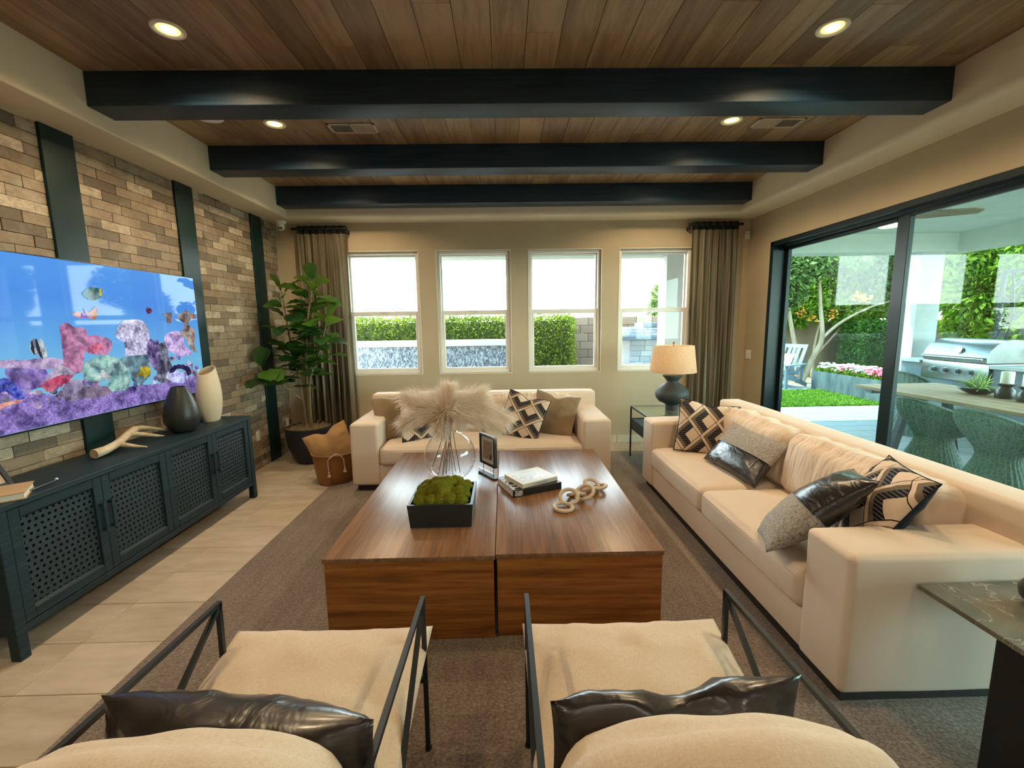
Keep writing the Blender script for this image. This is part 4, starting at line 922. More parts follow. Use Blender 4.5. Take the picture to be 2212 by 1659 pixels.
# picture frame leaning on the wall, book and rod at the near end
t = thing('leaning_picture', 'dark picture frame leaning at the near end of the console', 'picture frame', (-2.62, 2.13, CZ))
Rm = Matrix.Rotation(math.radians(-28), 4, 'Y')
b = MB(); b.rbox(-.010, .010, -.15, -.125, 0, .30, .002, 1); b.rbox(-.010, .010, .125, .15, 0, .30, .002, 1); b.rbox(-.010, .010, -.125, .125, 0, .025, .002, 1); b.rbox(-.010, .010, -.125, .125, .275, .30, .002, 1)
b.xf(Rm).build('frame', M['black_metal'], t); MB().box(-.004, .003, -.124, .124, .026, .274).xf(Rm).build('picture', M['photo'], t)
b = MB(); b.box(.0032, .0042, -.10, .10, .05, .25); b.xf(Rm).build('print', M['book_pic'], t)
t = thing('tan_book', 'tan book with white pages lying beside the leaning frame', 'book', (-2.475, 2.115, CZ), math.radians(38))
MB().rbox(-.075, .075, -.10, .10, .004, .030, .001, 1).build('pages', M['paper'], t); m = MB(); m.rbox(-.08, .08, -.104, .104, 0, .004, .001, 1); m.rbox(-.08, .08, -.104, .104, .030, .034, .001, 1); m.rbox(-.08, -.074, -.104, .104, .002, .032, .001, 1)
m.build('cover', M['camel'], t)
t = thing('letter_opener', 'thin grey rod with a silver ball tip on the console', 'letter opener', (-2.425, 2.155, CZ), 0)
MB().tube([(0, 0, .006), (-.025, .17, .006)], [.006, .003], 10).build('rod', M['ceramic_black'], t, True)
b = bmesh.new(); bmesh.ops.create_uvsphere(b, u_segments=14, v_segments=10, radius=.009); MB().bm(b, Matrix.Translation((-.026, .178, .009))).build('ball_tip', M['chrome'], t, True)

# ---------------------------------------------------------------- coffee table objects
# moss box
t = thing('moss_box', 'square black box filled with green moss on the coffee table', 'planter', (-.376, 2.515, TZ))
b = MB(); w0, w1, hh, th = .172, .184, .138, .016
def frustum(m, a0, a1, z0, z1, flip=False):
    V = [(sx * a0, sy * a0, z0) for sx, sy in ((-1, -1), (1, -1), (1, 1), (-1, 1))] + [(sx * a1, sy * a1, z1) for sx, sy in ((-1, -1), (1, -1), (1, 1), (-1, 1))]
    F = [(k, (k + 1) % 4, 4 + (k + 1) % 4, 4 + k) for k in range(4)]; m.add(V, [f[::-1] for f in F] if flip else F)
frustum(b, w0, w1, 0, hh); frustum(b, w0 - th, w1 - th, .02, hh, True); b.add([(s * w0, q * w0, 0) for s, q in ((-1, -1), (-1, 1), (1, 1), (1, -1))], [(0, 1, 2, 3)]); b.add([(s * (w0 - th), q * (w0 - th), .02) for s, q in ((-1, -1), (1, -1), (1, 1), (-1, 1))], [(0, 1, 2, 3)])
V = [(s * w1, q * w1, hh) for s, q in ((-1, -1), (1, -1), (1, 1), (-1, 1))] + [(s * (w1 - th), q * (w1 - th), hh) for s, q in ((-1, -1), (1, -1), (1, 1), (-1, 1))]
b.add(V, [(k, (k + 1) % 4, 4 + (k + 1) % 4, 4 + k) for k in range(4)]); b.build('box', M['slate'], t)
MB().box(-w0 + th, w0 - th, -w0 + th, w0 - th, .021, .070).build('filling', M['moss'], t)
moss = [(-.118, -.115, .045, .9), (-.06, -.125, .042, 1), (-.005, -.125, .04, .9), (.05, -.12, .044, 1.1), (.11, -.115, .042, .9), (-.12, -.05, .05, 1), (-.02, -.045, .078, 1), (.085, -.05, .052, 1), (-.115, .02, .052, 1), (.02, .03, .05, 1), (.10, .025, .05, 1), (-.05, .06, .058, .9), (-.11, .10, .05, 1), (-.035, .115, .048, 1), (.055, .10, .062, 1), (.118, .105, .045, 1), (.125, -.045, .036, 1)]
MOSSLB = {}
_rows = {}
for k, (x, y, r, q) in enumerate(moss): _rows.setdefault('front row' if y < -.09 else 'back row' if y > .09 else 'row just behind the front' if y < -.01 else 'row just before the back', []).append((x, k))
for rn, it in _rows.items():
    it.sort(); nm_ = {1: ['only'], 2: ['left', 'right'], 3: ['left', 'middle', 'right'], 4: ['leftmost', 'second', 'third', 'rightmost'], 5: ['leftmost', 'second', 'middle', 'fourth', 'rightmost']}[len(it)]
    for (x, k), w_ in zip(it, nm_): MOSSLB[k] = 'green moss clump in the black box, %s of the %s' % (w_, rn)
for k, (x, y, r, q) in enumerate(moss):
    bm_ = bmesh.new(); bmesh.ops.create_icosphere(bm_, subdivisions=4, radius=r)
    for v in bm_.verts:
        d = v.co.normalized(); v.co *= 1 + .16 * noise.noise(d * 1.6 + Vector((k * 3.1, 0, 0))) + .05 * noise.noise(d * 9 + Vector((k, 5, 0))) + .025 * noise.noise(d * 26)
        v.co.z *= .82 * q
    zc = .128 + .062 * math.exp(-((x / .095) ** 2 + ((y - .02) / .11) ** 2)) - (r - .05) * .35
    b = MB().bm(bm_); b.V = [(v[0] * 1.02, v[1] * 1.02, v[2] * 1.05) for v in b.V]
    o = b.build('moss_clump', M['moss'], None, True, 180); o.location = (-.376 + x, 2.515 + y, TZ + zc)
    tag(o, '%s' % MOSSLB[k], 'moss', 'moss clumps in the black box')
# glass vase with pampas
VX, VY, VR = -.410, 3.10, .186
t = thing('round_vase', 'large clear glass globe vase holding the pale plumes', 'vase', (VX, VY, TZ))
prof = [(0, .004), (.05, .002), (.07, .004)]
for k in range(3, 27):
    a = -PI / 2 + PI * k / 30.0 * 1.0
    prof.append((VR * math.cos(a), VR + VR * math.sin(a)))
prof = [p for p in prof if not (p[1] > VR and p[0] < .056)]
zt_ = VR + math.sqrt(VR * VR - .056 ** 2); prof += [(.056, zt_), (.051, zt_ + .010), (.050, zt_ + .05), (.053, zt_ + .078), (.056, zt_ + .084)]
MB().lathe(prof, 64).build('glass', M['vase_glass'], t, True, 180)
MB().torus((0, 0, zt_ + .084), .0555, .0028, None, 40, 8).build('lip', M['vase_glass'], t, True)
MB().torus((0, 0, zt_ + .003), .056, .003, None, 40, 8).build('neck_ring', M['vase_glass'], t, True)
NZ = zt_ + .05
def bez(p0, p1, p2, p3, n):
    return [((1 - u) ** 3) * p0 + 3 * u * (1 - u) ** 2 * p1 + 3 * u * u * (1 - u) * p2 + u ** 3 * p3 for u in [i / n for i in range(n + 1)]]
PL = [  # foot in vase, tip offset from the neck, arch control, plume length fraction
 ((-.135, .02, .10), (-.305, .02, .205), (-.10, .0, .20), 'pale plume arching to the upper left of the vase'),
 ((-.085, -.05, .06), (-.325, -.06, .020), (-.13, -.02, .16), 'pale plume drooping to the left of the vase'),
 ((-.04, .03, .045), (.02, .03, .285), (-.005, .02, .16), 'pale plume rising straight up from the vase'),
 ((.07, -.01, .06), (.245, .04, .225), (.05, .03, .18), 'pale plume arching to the upper right of the vase'),
 ((-.05, -.06, .05), (.425, .02, .015), (.12, .02, .24), 'longest pale plume sweeping far right of the vase'),
 ((-.02, .06, .05), (.355, -.05, -.04), (.10, -.05, .20), 'pale plume drooping to the lower right of the vase'),
 ((-.03, -.02, .05), (-.055, -.14, -.015), (-.01, -.03, .16), 'pale plume drooping in front of the vase neck'),
 ((.03, .05, .05), (-.09, .14, .17), (-.02, .05, .16), 'pale plume leaning away behind the vase neck'),
 ((.02, -.03, .05), (.13, -.10, .06), (.05, -.05, .17), 'short pale plume bending towards the viewer on the right'),
 ((-.06, .01, .05), (-.17, .05, .12), (-.05, .02, .17), 'short pale plume between the two left plumes')]
for k, (ft, tip, arch, lb) in enumerate(PL):
    rg = random.Random(100 + k)
    t = thing('pampas_stem', lb, 'dried grass', (VX, VY, TZ), 0, 'pampas plumes in the glass vase')
    neck = Vector((rg.uniform(-.02, .02), rg.uniform(-.02, .02), NZ)); P0 = Vector(ft)
    stem = [P0, P0.lerp(neck, .5), neck]
    top = bez(neck, neck + Vector((0, 0, .07)), neck + Vector(arch), neck + Vector(tip), 22)
    MB().tube(stem + top[1:], [.0022] * 3 + [.0020 - .0014 * i / 22 for i in range(1, 23)], 6).build('stalk', M['twig'], t, True)
    V = []; F = []; nb = 2600
    for q in range(nb):
        u = .14 + .86 * rg.random() ** .85; f = u * 22; i = min(21, int(f)); p = top[i].lerp(top[i + 1], f - i); d = (top[min(22, i + 1)] - top[max(0, i - 1)]).normalized()
        side = d.orthogonal().normalized(); side.rotate(Matrix.Rotation(rg.uniform(0, 2 * PI), 3, d))
        env = math.sin(PI * min(1, (u - .06) / .94 * .80 + .12)) ** .7
        L = (.060 + .085 * rg.random()) * (.45 + .85 * env)
        q1 = p + (d * .45 + side * .85).normalized() * L * .55 ; q2 = q1 + (d * .9 + side * .45).normalized() * L * .55 + Vector((0, 0, -.030 * rg.random()))
        wv = d.cross(side).normalized() * (.0009 + .0007 * rg.random())
        b0 = len(V); V += [p - wv, p + wv, q1 + wv * .8, q1 - wv * .8, q2]; F += [(b0, b0 + 1, b0 + 2, b0 + 3), (b0 + 3, b0 + 2, b0 + 4)]
    o = MB().add(V, F).build('plume', M['plume'], t); o['kind'] = 'stuff'
# picture on a clear stand
ang = math.atan2(-.182, .124)
t = thing('photo_stand', 'small black framed picture on a clear stand beside the vase', 'picture frame', (-.135, 3.175, TZ), ang)
MB().rbox(-.115, .115, -.022, .022, 0, .012, .001, 1).build('base', M['black_metal'], t)
MB().box(-.108, .108, -.026, -.0225, .001, .05).build('acrylic', M['clear'], t)
for s in (-.07, .07): MB().cyl((s, 0, .01), (s, 0, .09), .0025, 8).build('rod', M['black_metal'], t)
b = MB(); w = .105
b.rbox(-w, -w + .018, -.013, .013, .085, .318, .002, 1); b.rbox(w - .018, w, -.013, .013, .085, .318, .002, 1); b.rbox(-w + .018, w - .018, -.013, .013, .085, .103, .002, 1); b.rbox(-w + .018, w - .018, -.013, .013, .30, .318, .002, 1)
fr = b.build('frame', M['black_metal'], t)
MB().box(-w + .017, w - .017, -.004, .004, .102, .301).build('mat', M['matboard'], t)
MB().box(-.062, .062, -.0052, -.0042, .130, .272).build('photo', M['photo'], t); MB().box(.03, .052, -.0058, -.0053, .14, .175).build('photo_corner_mark', M['book_black'], t)
# books
def text_mesh(txt, size, mat, name, parent, mtx, ext=.0004, sx=1.0, font_w=0.0):
    cu = bpy.data.curves.new('txt', 'FONT'); cu.body = txt; cu.size = size; cu.extrude = ext; cu.align_x = 'LEFT'; cu.offset = font_w
    ob = bpy.data.objects.new('txt', cu); COL.objects.link(ob); bpy.context.view_layer.update()
    dg = bpy.context.evaluated_depsgraph_get(); me = bpy.data.meshes.new_from_object(ob.evaluated_get(dg)); COL.objects.unlink(ob); bpy.data.objects.remove(ob); bpy.data.curves.remove(cu)
    me.materials.clear(); me.materials.append(mat)
    for v in me.vertices: v.co = mtx @ Vector((v.co.x * sx, v.co.y, v.co.z))
    return add_obj(name, me, parent)
def book(name, lb, c, w, d, h, ang, cover, z):
    t = thing(name, lb, 'book', (c[0], c[1], z), ang)   # local x along the spine, spine at y=-d/2
    MB().box(-w / 2 + .004, w / 2 - .004, -d / 2 + .004, d / 2 - .005, .003, h - .003).build('pages', M['paper'], t)
    m = MB(); m.rbox(-w / 2, w / 2, -d / 2, d / 2, 0, .003, .0008, 1); m.rbox(-w / 2, w / 2, -d / 2, d / 2, h - .003, h, .0008, 1); m.rbox(-w / 2, w / 2, -d / 2 - .002, -d / 2 + .003, .0005, h - .0005, .0015, 1)
    m.build('cover', cover, t); return t
a1 = math.atan2(.142, .339)
t = book('black_book', 'thick black hardback lying under the pale book', (.1535, 2.946), .367, .281, .050, a1, M['book_black'], TZ)
R90 = Matrix.Rotation(PI / 2, 4, 'X')
text_mesh('TOM', .0235, M['letter_white'], 'spine_lettering', t, Matrix.Translation((-.168, -.1435, .0255)) @ R90, .0003, 1.05, .0008)
text_mesh('FORD', .0235, M['letter_white'], 'spine_lettering', t, Matrix.Translation((-.168, -.1435, .0075)) @ R90, .0003, .90, .0008)
text_mesh('TOM', .094, M['letter_white'], 'cover_lettering', t, Matrix.Translation((-.108, -.128, .0504)) @ Matrix.Rotation(PI / 2, 4, 'Z'), .0003, 1.15, .002)
a2 = math.atan2(.146, .249)
t = book('pale_book', 'cream hardback with a blue sea picture, lying on the black book', (.1665, 2.952), .289, .243, .030, a2, M['book_white'], TZ + .050)
MB().box(-.118, .10, -.085, .095, .0301, .0305).build('cover_picture', M['book_pic'], t)
text_mesh('LIVE BEAUTIFUL', .0165, M['letter_grey'], 'spine_lettering', t, Matrix.Translation((-.055, -.124, .0095)) @ R90, .0003, .95)
# wooden chain
t = thing('wooden_chain', 'chain of pale wooden links lying beside the books', 'ornament', (.45, 2.68, TZ))
RL = [((-.105, -.128, .014), .056, (3, 2, 0)), ((-.058, -.040, .044), .056, (28, -18, 15)), ((.000, .028, .030), .052, (-20, 16, 40)), ((.052, .020, .046), .060, (24, -18, -15)), ((.098, .090, .034), .054, (-30, 12, 30)), ((.128, .168, .040), .050, (26, 16, 0)), ((.180, .172, .022), .048, (-12, -8, 25))]
for (c, R, e) in RL:
    MB().torus(c, R, .0120, Euler([math.radians(q) for q in e]).to_matrix(), 32, 10).build('link', M['bone'], t, True)

# ---------------------------------------------------------------- lounge chairs (backs to the viewer)
def lounge_chair(cx, lb):
    t = thing('lounge_chair', lb, 'chair', (cx, 0, GZ), 0, 'black metal lounge chairs')
    w = .367; B = .016
    for s in (-1, 1):
        x = s * w; v = Vector((x, 1.472, .600)); ft = Vector((x, 1.455, 0)); rf = Vector((x, .60, 0)); ra = Vector((x, .58, .640))
        MB().bar(ft, v, B).build('front_leg', M['black_metal'], t); MB().bar(v + Vector((0, .008, 0)), ra, B).build('arm_rail', M['black_metal'], t)
        MB().bar(v - Vector((0, .004, .01)), rf, B).build('rear_leg', M['black_metal'], t)
        MB().cyl((x, 1.455, -.001), (x, 1.455, .006), .014, 12).build('foot', M['black_metal'], t)
        MB().bar(ra, Vector((x, .66, .30)), B).build('back_post', M['black_metal'], t)
    m = MB(); m.bar((-w, 1.46, .285), (w, 1.46, .285), B); m.bar((-w, .78, .20), (w, .78, .20), B); m.bar((-w + .05, 1.46, .285), (-w + .05, .78, .20), B); m.bar((w - .05, 1.46, .285), (w - .05, .78, .20), B)
    m.build('seat_frame', M['black_metal'], t); MB().bar((-w, .58, .640), (w, .58, .640), B).build('back_rail', M['black_metal'], t)
    b = pillow_mesh(.76, .92, .17, 34, .025, 0, .012, cx * 7 + 2)
    for v in b.verts: v.co.z *= 1.0 if v.co.z > 0 else .8
    me = bpy.data.meshes.new('seat_cushion'); bmesh.ops.transform(b, matrix=Matrix.Translation((0, 1.125, .345)) @ Matrix.Rotation(math.radians(8.5), 4, 'X'), verts=b.verts); b.to_mesh(me); b.free(); me.materials.append(M['chair_cloth']); add_obj('seat_cushion', me, t)
    V, F = soft_box((.74, .24, .56), .10, 34, (.0, .045, .035), .010, 5, (1, 1, .7), cx * 3)
    V = [Vector((v.x, v.y, v.z - (.11 * (abs(v.x) / .37) ** 2.6 if v.z > 0 else 0))) for v in V]
    mtx = Matrix.Translation((0, .735, .515)) @ Matrix.Rotation(math.radians(16), 4, 'X')
    MB().add([mtx @ v for v in V], F).build('back_cushion', M['chair_cloth'], t, True, 180)
lounge_chair(-.680, 'black framed lounge chair with ivory cushions, nearer the console')
lounge_chair(.432, 'black framed lounge chair with ivory cushions, nearer the long sofa')

# ---------------------------------------------------------------- scatter pillows
def pillow(name, lb, size, mats, loc, yaw, tilt, roll, pinch=.06, chop=0.0, seed=0.0, wr=.006, back=False, edge=None, group=None, n=24):
    bm_ = pillow_mesh(size[0], size[1], size[2], n, pinch, chop, wr, seed, back)
    me = bpy.data.meshes.new(name); bm_.to_mesh(me); bm_.free()
    for mm in mats: me.materials.append(mm)
    root = thing(name, lb, 'pillow', loc, 0, group or 'scatter pillows'); root.matrix_basis = pillow_matrix(loc, yaw, tilt, roll)
    o = add_obj('cover', me, root)
    if edge: MB().tube(pillow_edge(size[0], size[1], pinch, chop), .0035, 6, False).build('edge_trim', edge, root, True)
    return root
def split_pillow(name, lb, size, m_top, m_bot, split, loc, yaw, tilt, roll, seed=0.0, zip_=True, pinch=.05, n=26, wr=.006, chop=0.0):
    """two-tone lumbar pillow: cover halves joined along a zip line at local y = split"""
    root = thing(name, lb, 'pillow', loc, 0, 'two-tone lumbar pillows'); root.matrix_basis = pillow_matrix(loc, yaw, tilt, roll)
    for nm, mt, sg in (('upper_panel', m_top, 1), ('lower_panel', m_bot, -1)):
        b = pillow_mesh(size[0], size[1], size[2], n, pinch, chop, wr, seed)
        bmesh.ops.bisect_plane(b, geom=list(b.verts) + list(b.edges) + list(b.faces), plane_co=(0, split, 0), plane_no=(0, 1, 0), clear_inner=sg > 0, clear_outer=sg < 0)
        for f in b.faces: f.smooth = True
        me = bpy.data.meshes.new(nm); b.to_mesh(me); b.free(); me.materials.append(mt); add_obj(nm, me, root)
    if zip_:
        P = []; w = size[0]
        for i in range(25):
            u = -.97 + 1.94 * i / 24; v = split / (size[1] / 2)
            x = w / 2 * u * (1 - pinch * (1 - v * v) * abs(u) ** 3); tt = max(0, 1 - u * u) ** .55 * max(0, 1 - v * v) ** .55
            P.append((x, split, size[2] / 2 * tt + .001))
        z = MB().tube(P, .0040, 6).build('zip', M['dark_plastic'], root, True)
        if zip_ == 2:
            e = P[21]; MB().tube([e, (e[0] - .004, e[1] - .03, e[2] + .006), (e[0] - .012, e[1] - .085, e[2] + .002)], [.004, .0025, .002], 8).build('zip_pull', M['chrome'], root, True)
    return root
pillow('tan_pillow', 'olive tan velvet pillow in the corner of the window sofa beside the left arm', (.50, .48, .17), [M['tan_velvet']], (-1.11, 4.47, .665), 18, 24, 7, .07, .035, 1.0, .010, group='olive tan pillows')
pillow('patterned_pillow', 'black and cream geometric pillow on the window sofa, half hidden by plumes', (.47, .46, .16), [M['geo'], M['black_cloth']], (-.845, 4.36, .655), 34, 20, -3, .06, .02, 2.0, .006, True, M['black_cloth'], 'geometric pillows')
pillow('patterned_pillow', 'black and cream geometric pillow on the window sofa, clear of the plumes', (.47, .46, .16), [M['geo'], M['black_cloth']], (.175, 4.36, .66), -24, 22, -13, .06, .045, 3.0, .006, True, M['black_cloth'], 'geometric pillows')
pillow('tan_pillow', 'olive tan velvet pillow in the corner of the window sofa near the lamp', (.50, .48, .17), [M['tan_velvet']], (.50, 4.49, .645), -22, 26, -8, .07, .045, 4.0, .010, group='olive tan pillows')
pillow('patterned_pillow', 'black and cream geometric pillow at the lamp end of the long sofa', (.50, .47, .17), [M['geo_side'], M['black_cloth']], (1.755, 3.70, .665), -14, 22, -8, .06, .03, 5.0, .007, True, M['black_cloth'], 'geometric pillows')
split_pillow('lumbar_pillow', 'grey linen and black leather lumbar pillow lying on the long sofa\'s far seat', (.62, .38, .15), M['grey_linen'], M['leather'], -.005, (1.765, 3.13, .62), -82, 40, -2, 1.0, 2)
lp2 = split_pillow('lumbar_pillow', 'black leather and grey linen lumbar pillow propped at the long sofa\'s near arm', (.36, .58, .19), M['leather'], M['grey_linen'], -.01, (0, 0, 0), 0, 0, 0, 2.0, 1)
_y = Vector((.70, -.20, .66)).normalized(); _x = Vector((-.3, -.85, .2)); _x = (_x - _y * _x.dot(_y)).normalized(); _m = Matrix((_x, _y, _x.cross(_y))).transposed().to_4x4(); _m.translation = (1.51, 2.04, .665); lp2.matrix_basis = _m
pillow('patterned_pillow', 'black and cream geometric pillow with black back near the long sofa\'s near arm', (.54, .47, .18), [M['geo_side'], M['black_cloth']], (1.80, 2.00, .695), -116, 32, 4, .06, .0, 6.0, .010, True, M['black_cloth'], 'geometric pillows')
for (lb, sz, lc, yw, tl, rl, sd, cp) in (('dark brown leather lumbar pillow with knit front on the lounge chair nearer the console', (.71, .36, .25), (-.645, .93, .545), 171, 4, -2, 3.0, 0), ('dark brown leather lumbar pillow with knit front on the lounge chair nearer the long sofa', (.62, .38, .20), (.392, .925, .565), 186, 6, 1, 4.0, .03)):
    pl = pillow('leather_pillow', lb, sz, [M['white_boucle'], M['leather_brown']], lc, yw, tl, rl, .05, cp, sd, .016, True, None, 'leather lumbar pillows', 30)
    for pg in pl.children[0].data.polygons if pl.children else ALLCH[pl.name][0].data.polygons:
        if pg.center.y > .07 or pg.center.z < .012: pg.material_index = 1
# knit back panel peeking at the pillow ends
# ---------------------------------------------------------------- glass side table, lamp
LX0, LX1, LY0, LY1, LH = 1.474, 2.17, 4.42, 5.02, .62
t = thing('lamp_table', 'black metal and glass end table between the two sofas', 'side table', (1.82, 4.72, GZ))
s_ = .017
for (x, y) in ((LX0, LY0), (LX1, LY0), (LX0, LY1), (LX1, LY1)):
    MB().rbox(x - s_ / 2, x + s_ / 2, y - s_ / 2, y + s_ / 2, GZ, LH, .0015, 1).build('leg', M['black_metal'], t, world=True)
m = MB()
for (a, b) in (((LX0, LY0), (LX1, LY0)), ((LX1, LY0), (LX1, LY1)), ((LX1, LY1), (LX0, LY1)), ((LX0, LY1), (LX0, LY0))): m.bar((a[0], a[1], LH - .008), (b[0], b[1], LH - .008), s_)
m.build('top_rail', M['black_metal'], t, world=True)
MB().rbox(LX0 + .01, LX1 - .01, LY0 + .01, LY1 - .01, LH - .010, LH, .001, 1).build('glass_top', M['table_glass'], t, world=True)
m = MB(); m.rbox(LX0, LX1, LY0, LY0 + .02, .35, .475, .002, 1); m.rbox(LX0, LX1, LY1 - .02, LY1, .35, .475, .002, 1); m.rbox(LX0, LX0 + .02, LY0 + .02, LY1 - .02, .35, .475, .002, 1); m.rbox(LX1 - .02, LX1, LY0 + .02, LY1 - .02, .35, .475, .002, 1); m.rbox(LX0 + .02, LX1 - .02, LY0 + .02, LY1 - .02, .35, .468, .002, 1)
m.build('shelf_box', M['console'], t, world=True)
t = thing('table_lamp', 'table lamp with linen drum shade and charcoal gourd base', 'lamp', (1.846, 4.75, LH))
MB().lathe([(0, 0), (.066, 0), (.068, .012), (.066, .060), (.085, .075), (.140, .098), (.172, .140), (.180, .180), (.172, .215), (.140, .255), (.090, .290), (.066, .312), (.062, .325), (.080, .350), (.104, .378), (.106, .386), (.100, .390), (0, .390)], 48).build('base', M['lamp_base'], t, True, 50)
MB().cyl((0, 0, .388), (0, 0, .735), .006, 10).build('stem', M['brass'], t, True)
MB().lathe([(.247, .425), (.246, .428), (.212, .708), (.210, .712), (.208, .708), (.243, .428), (.247, .425)], 56).build('shade', M['shade'], t, True, 70)
m = MB(); 
for k in range(3): a = 2 * PI * k / 3; m.bar((0, 0, .70), (.208 * math.cos(a), .208 * math.sin(a), .70), .003)
m.build('spider', M['brass'], t)
b = bmesh.new(); bmesh.ops.create_uvsphere(b, u_segments=14, v_segments=10, radius=.014); MB().bm(b, Matrix.Translation((0, 0, .742))).build('finial', M['brass'], t, True)
ld = bpy.data.lights.new('lamp_bulb', 'POINT'); ld.energy = .7; ld.color = (1, .78, .5); ld.shadow_soft_size = .04  # weak bulb added only to make the shade glow
lo = bpy.data.objects.new('bulb', ld); lo.location = (0, 0, .55); link(lo, t)
# ---------------------------------------------------------------- stone-topped side table at the right edge
t = thing('stone_side_table', 'dark side table with grey-green marble top beside the near sofa arm', 'side table', (1.86, 1.29, GZ))
MB().rbox(1.592, 2.13, 1.02, 1.552, .553, .573, .002, 1).build('top', M['marble'], t, world=True)
MB().rbox(1.610, 2.05, 1.05, 1.290, GZ, .5525, .003, 1).build('pedestal', M['black_metal'], t, world=True)
t = thing('dark_bowl', 'small dark rounded jar at the photo\'s right edge on the marble table', 'jar', (1.905, 1.385, .573))
MB().lathe([(0, 0), (.05, 0), (.075, .03), (.08, .06), (.06, .10), (.04, .115), (.03, .115), (0, .02)], 32).build('body', M['ceramic_black'], t, True, 60)

# ---------------------------------------------------------------- curtains
def curtain(x0, x1, lb_c, lb_r, rx0, rx1, seed, brk):
    y0, z1, z0 = 5.585, 2.795, .015
    t = thing('curtain', lb_c, 'curtain', ((x0 + x1) / 2, y0, z0), 0, 'sheer curtains')
    rg = random.Random(seed); ph = [rg.uniform(0, 6) for _ in range(4)]
    def surf(za, zb, nz, grow=0):
        nx = 110; V = []; F = []
        for j in range(nz + 1):
            z = za + (zb - za) * j / nz; d = max(0.0, (z1 - z) / (z1 - z0))
            for i in range(nx + 1):
                u = i / nx; x = x0 + (x1 - x0) * u + .012 * math.sin(9 * u + d * 2 + ph[0]) * d
                amp = .016 + .022 * d ** .5
                y = y0 + amp * (math.sin(u * 2 * PI * 7 + ph[1] + .6 * math.sin(d * 3 + ph[2])) + .45 * math.sin(u * 2 * PI * 16 + ph[3])) - grow
                V.append((x, y, z))
        for j in range(nz):
            for i in range(nx): a = j * (nx + 1) + i; F.append((a, a + 1, a + nx + 2, a + nx + 1))
        return MB().add(V, F)
    surf(z0, z1 - .080, 26).build('drape', M['curtain'], t, True, 180, True)
    surf(z1 - .083, z1 + .012, 4, .002).build('rod_pocket', M['curtain_head'], t, True, 180, True)
    r = thing('curtain_rod', lb_r, 'curtain rod', ((rx0 + rx1) / 2, YB, 2.77), 0, 'black curtain rods')
    MB().rbox(rx0, rx1, y0 - .012, y0 + .012, 2.758, 2.790, .004, 1).build('bar', M['black_metal'], r, world=True)
    MB().rbox(brk - .009, brk + .009, y0 - .010, YB - .001, 2.715, 2.757, .003, 1).build('bracket', M['black_metal'], r, world=True)
curtain(-2.50, -1.905, 'sheer brown striped curtain behind the potted fig', 'short black curtain rod above the fig\'s curtain', -2.575, -1.895, 3, -1.905)
curtain(2.345, 2.925, 'sheer brown striped curtain beside the sliding door', 'short black curtain rod near the sliding door', 2.305, 2.985, 8, 2.315)

# ---------------------------------------------------------------- potted fiddle-leaf fig
PX, PY = -2.33, 5.11
t = thing('plant_pot', 'navy black round floor pot holding the fig', 'plant pot', (PX, PY, 0))
MB().lathe([(0, .002), (.12, 0), (.155, .012), (.20, .09), (.238, .20), (.258, .32), (.264, .42), (.262, .428), (.246, .428), (.246, .38), (0, .38)], 56).build('pot', M['pot'], t, True, 50)
MB().lathe([(0, .405), (.15, .402), (.243, .392)], 32).build('soil', M['straw'], t, True)
rg = random.Random(5); m = MB()
for k in range(900):
    a = rg.uniform(0, 2 * PI); r = .232 * math.sqrt(rg.random()); p = Vector((r * math.cos(a), r * math.sin(a), .405)); q = p
    pts = [p]
    d = Vector((rg.uniform(-1, 1), rg.uniform(-1, 1), rg.uniform(-.1, .6))).normalized()
    for s in range(3): d = (d + Vector((rg.uniform(-.6, .6), rg.uniform(-.6, .6), rg.uniform(-.5, .3)))).normalized(); pts.append(pts[-1] + d * .022)
    pts = [Vector((min(.24, max(-.24, v.x)), min(.24, max(-.24, v.y)), max(.40, v.z))) for v in pts]
    m.tube(pts, .0016, 3, False)
o = m.build('straw_cover', M['straw'], t); o['kind'] = 'stuff'
t = thing('fiddle_leaf_fig', 'tall fiddle-leaf fig with large glossy green leaves in the corner', 'plant', (PX, PY, .39))
def leaf_mesh(seed):
    V = []; F = []; nx, ny = 6, 10; rg = random.Random(seed); L = 1.0; fold = rg.uniform(.10, .28); curl = rg.uniform(.15, .5)
    for j in range(ny + 1):
        v = j / ny; w = .39 * (math.sin(PI * min(1, v ** 1.15 * .96 + .02)) ** .6) * (.62 + .55 * v) + .004
        for i in range(nx + 1):
            u = 2 * i / nx - 1
            z = fold * abs(u) ** 1.3 * w - curl * v * v * .55 + .025 * math.sin(v * 20 + u * 3) * abs(u) + (.012 if i == nx // 2 else 0)
            V.append((u * w, v * L, z))
    for j in range(ny):
        for i in range(nx): a = j * (nx + 1) + i; F.append((a, a + 1, a + nx + 2, a + nx + 1))
    return mesh_from('leaf', V, F, M['leaf'], True, 180)
LM = [leaf_mesh(i) for i in range(5)]
def P3(pts): return [Vector(p) - Vector((PX, PY, .39)) for p in pts]
def curve_pts(pts, n=14):
    out = []; m = len(pts)
    for i in range(m - 1):
        p0, p1, p2, p3 = pts[max(i - 1, 0)], pts[i], pts[i + 1], pts[min(i + 2, m - 1)]
        for k in range(n):
            u = k / n; out.append(.5 * ((2 * p1) + (p2 - p0) * u + (2 * p0 - 5 * p1 + 4 * p2 - p3) * u * u + (3 * p1 - 3 * p2 + p3 - p0) * u ** 3))
    return out + [pts[-1]]
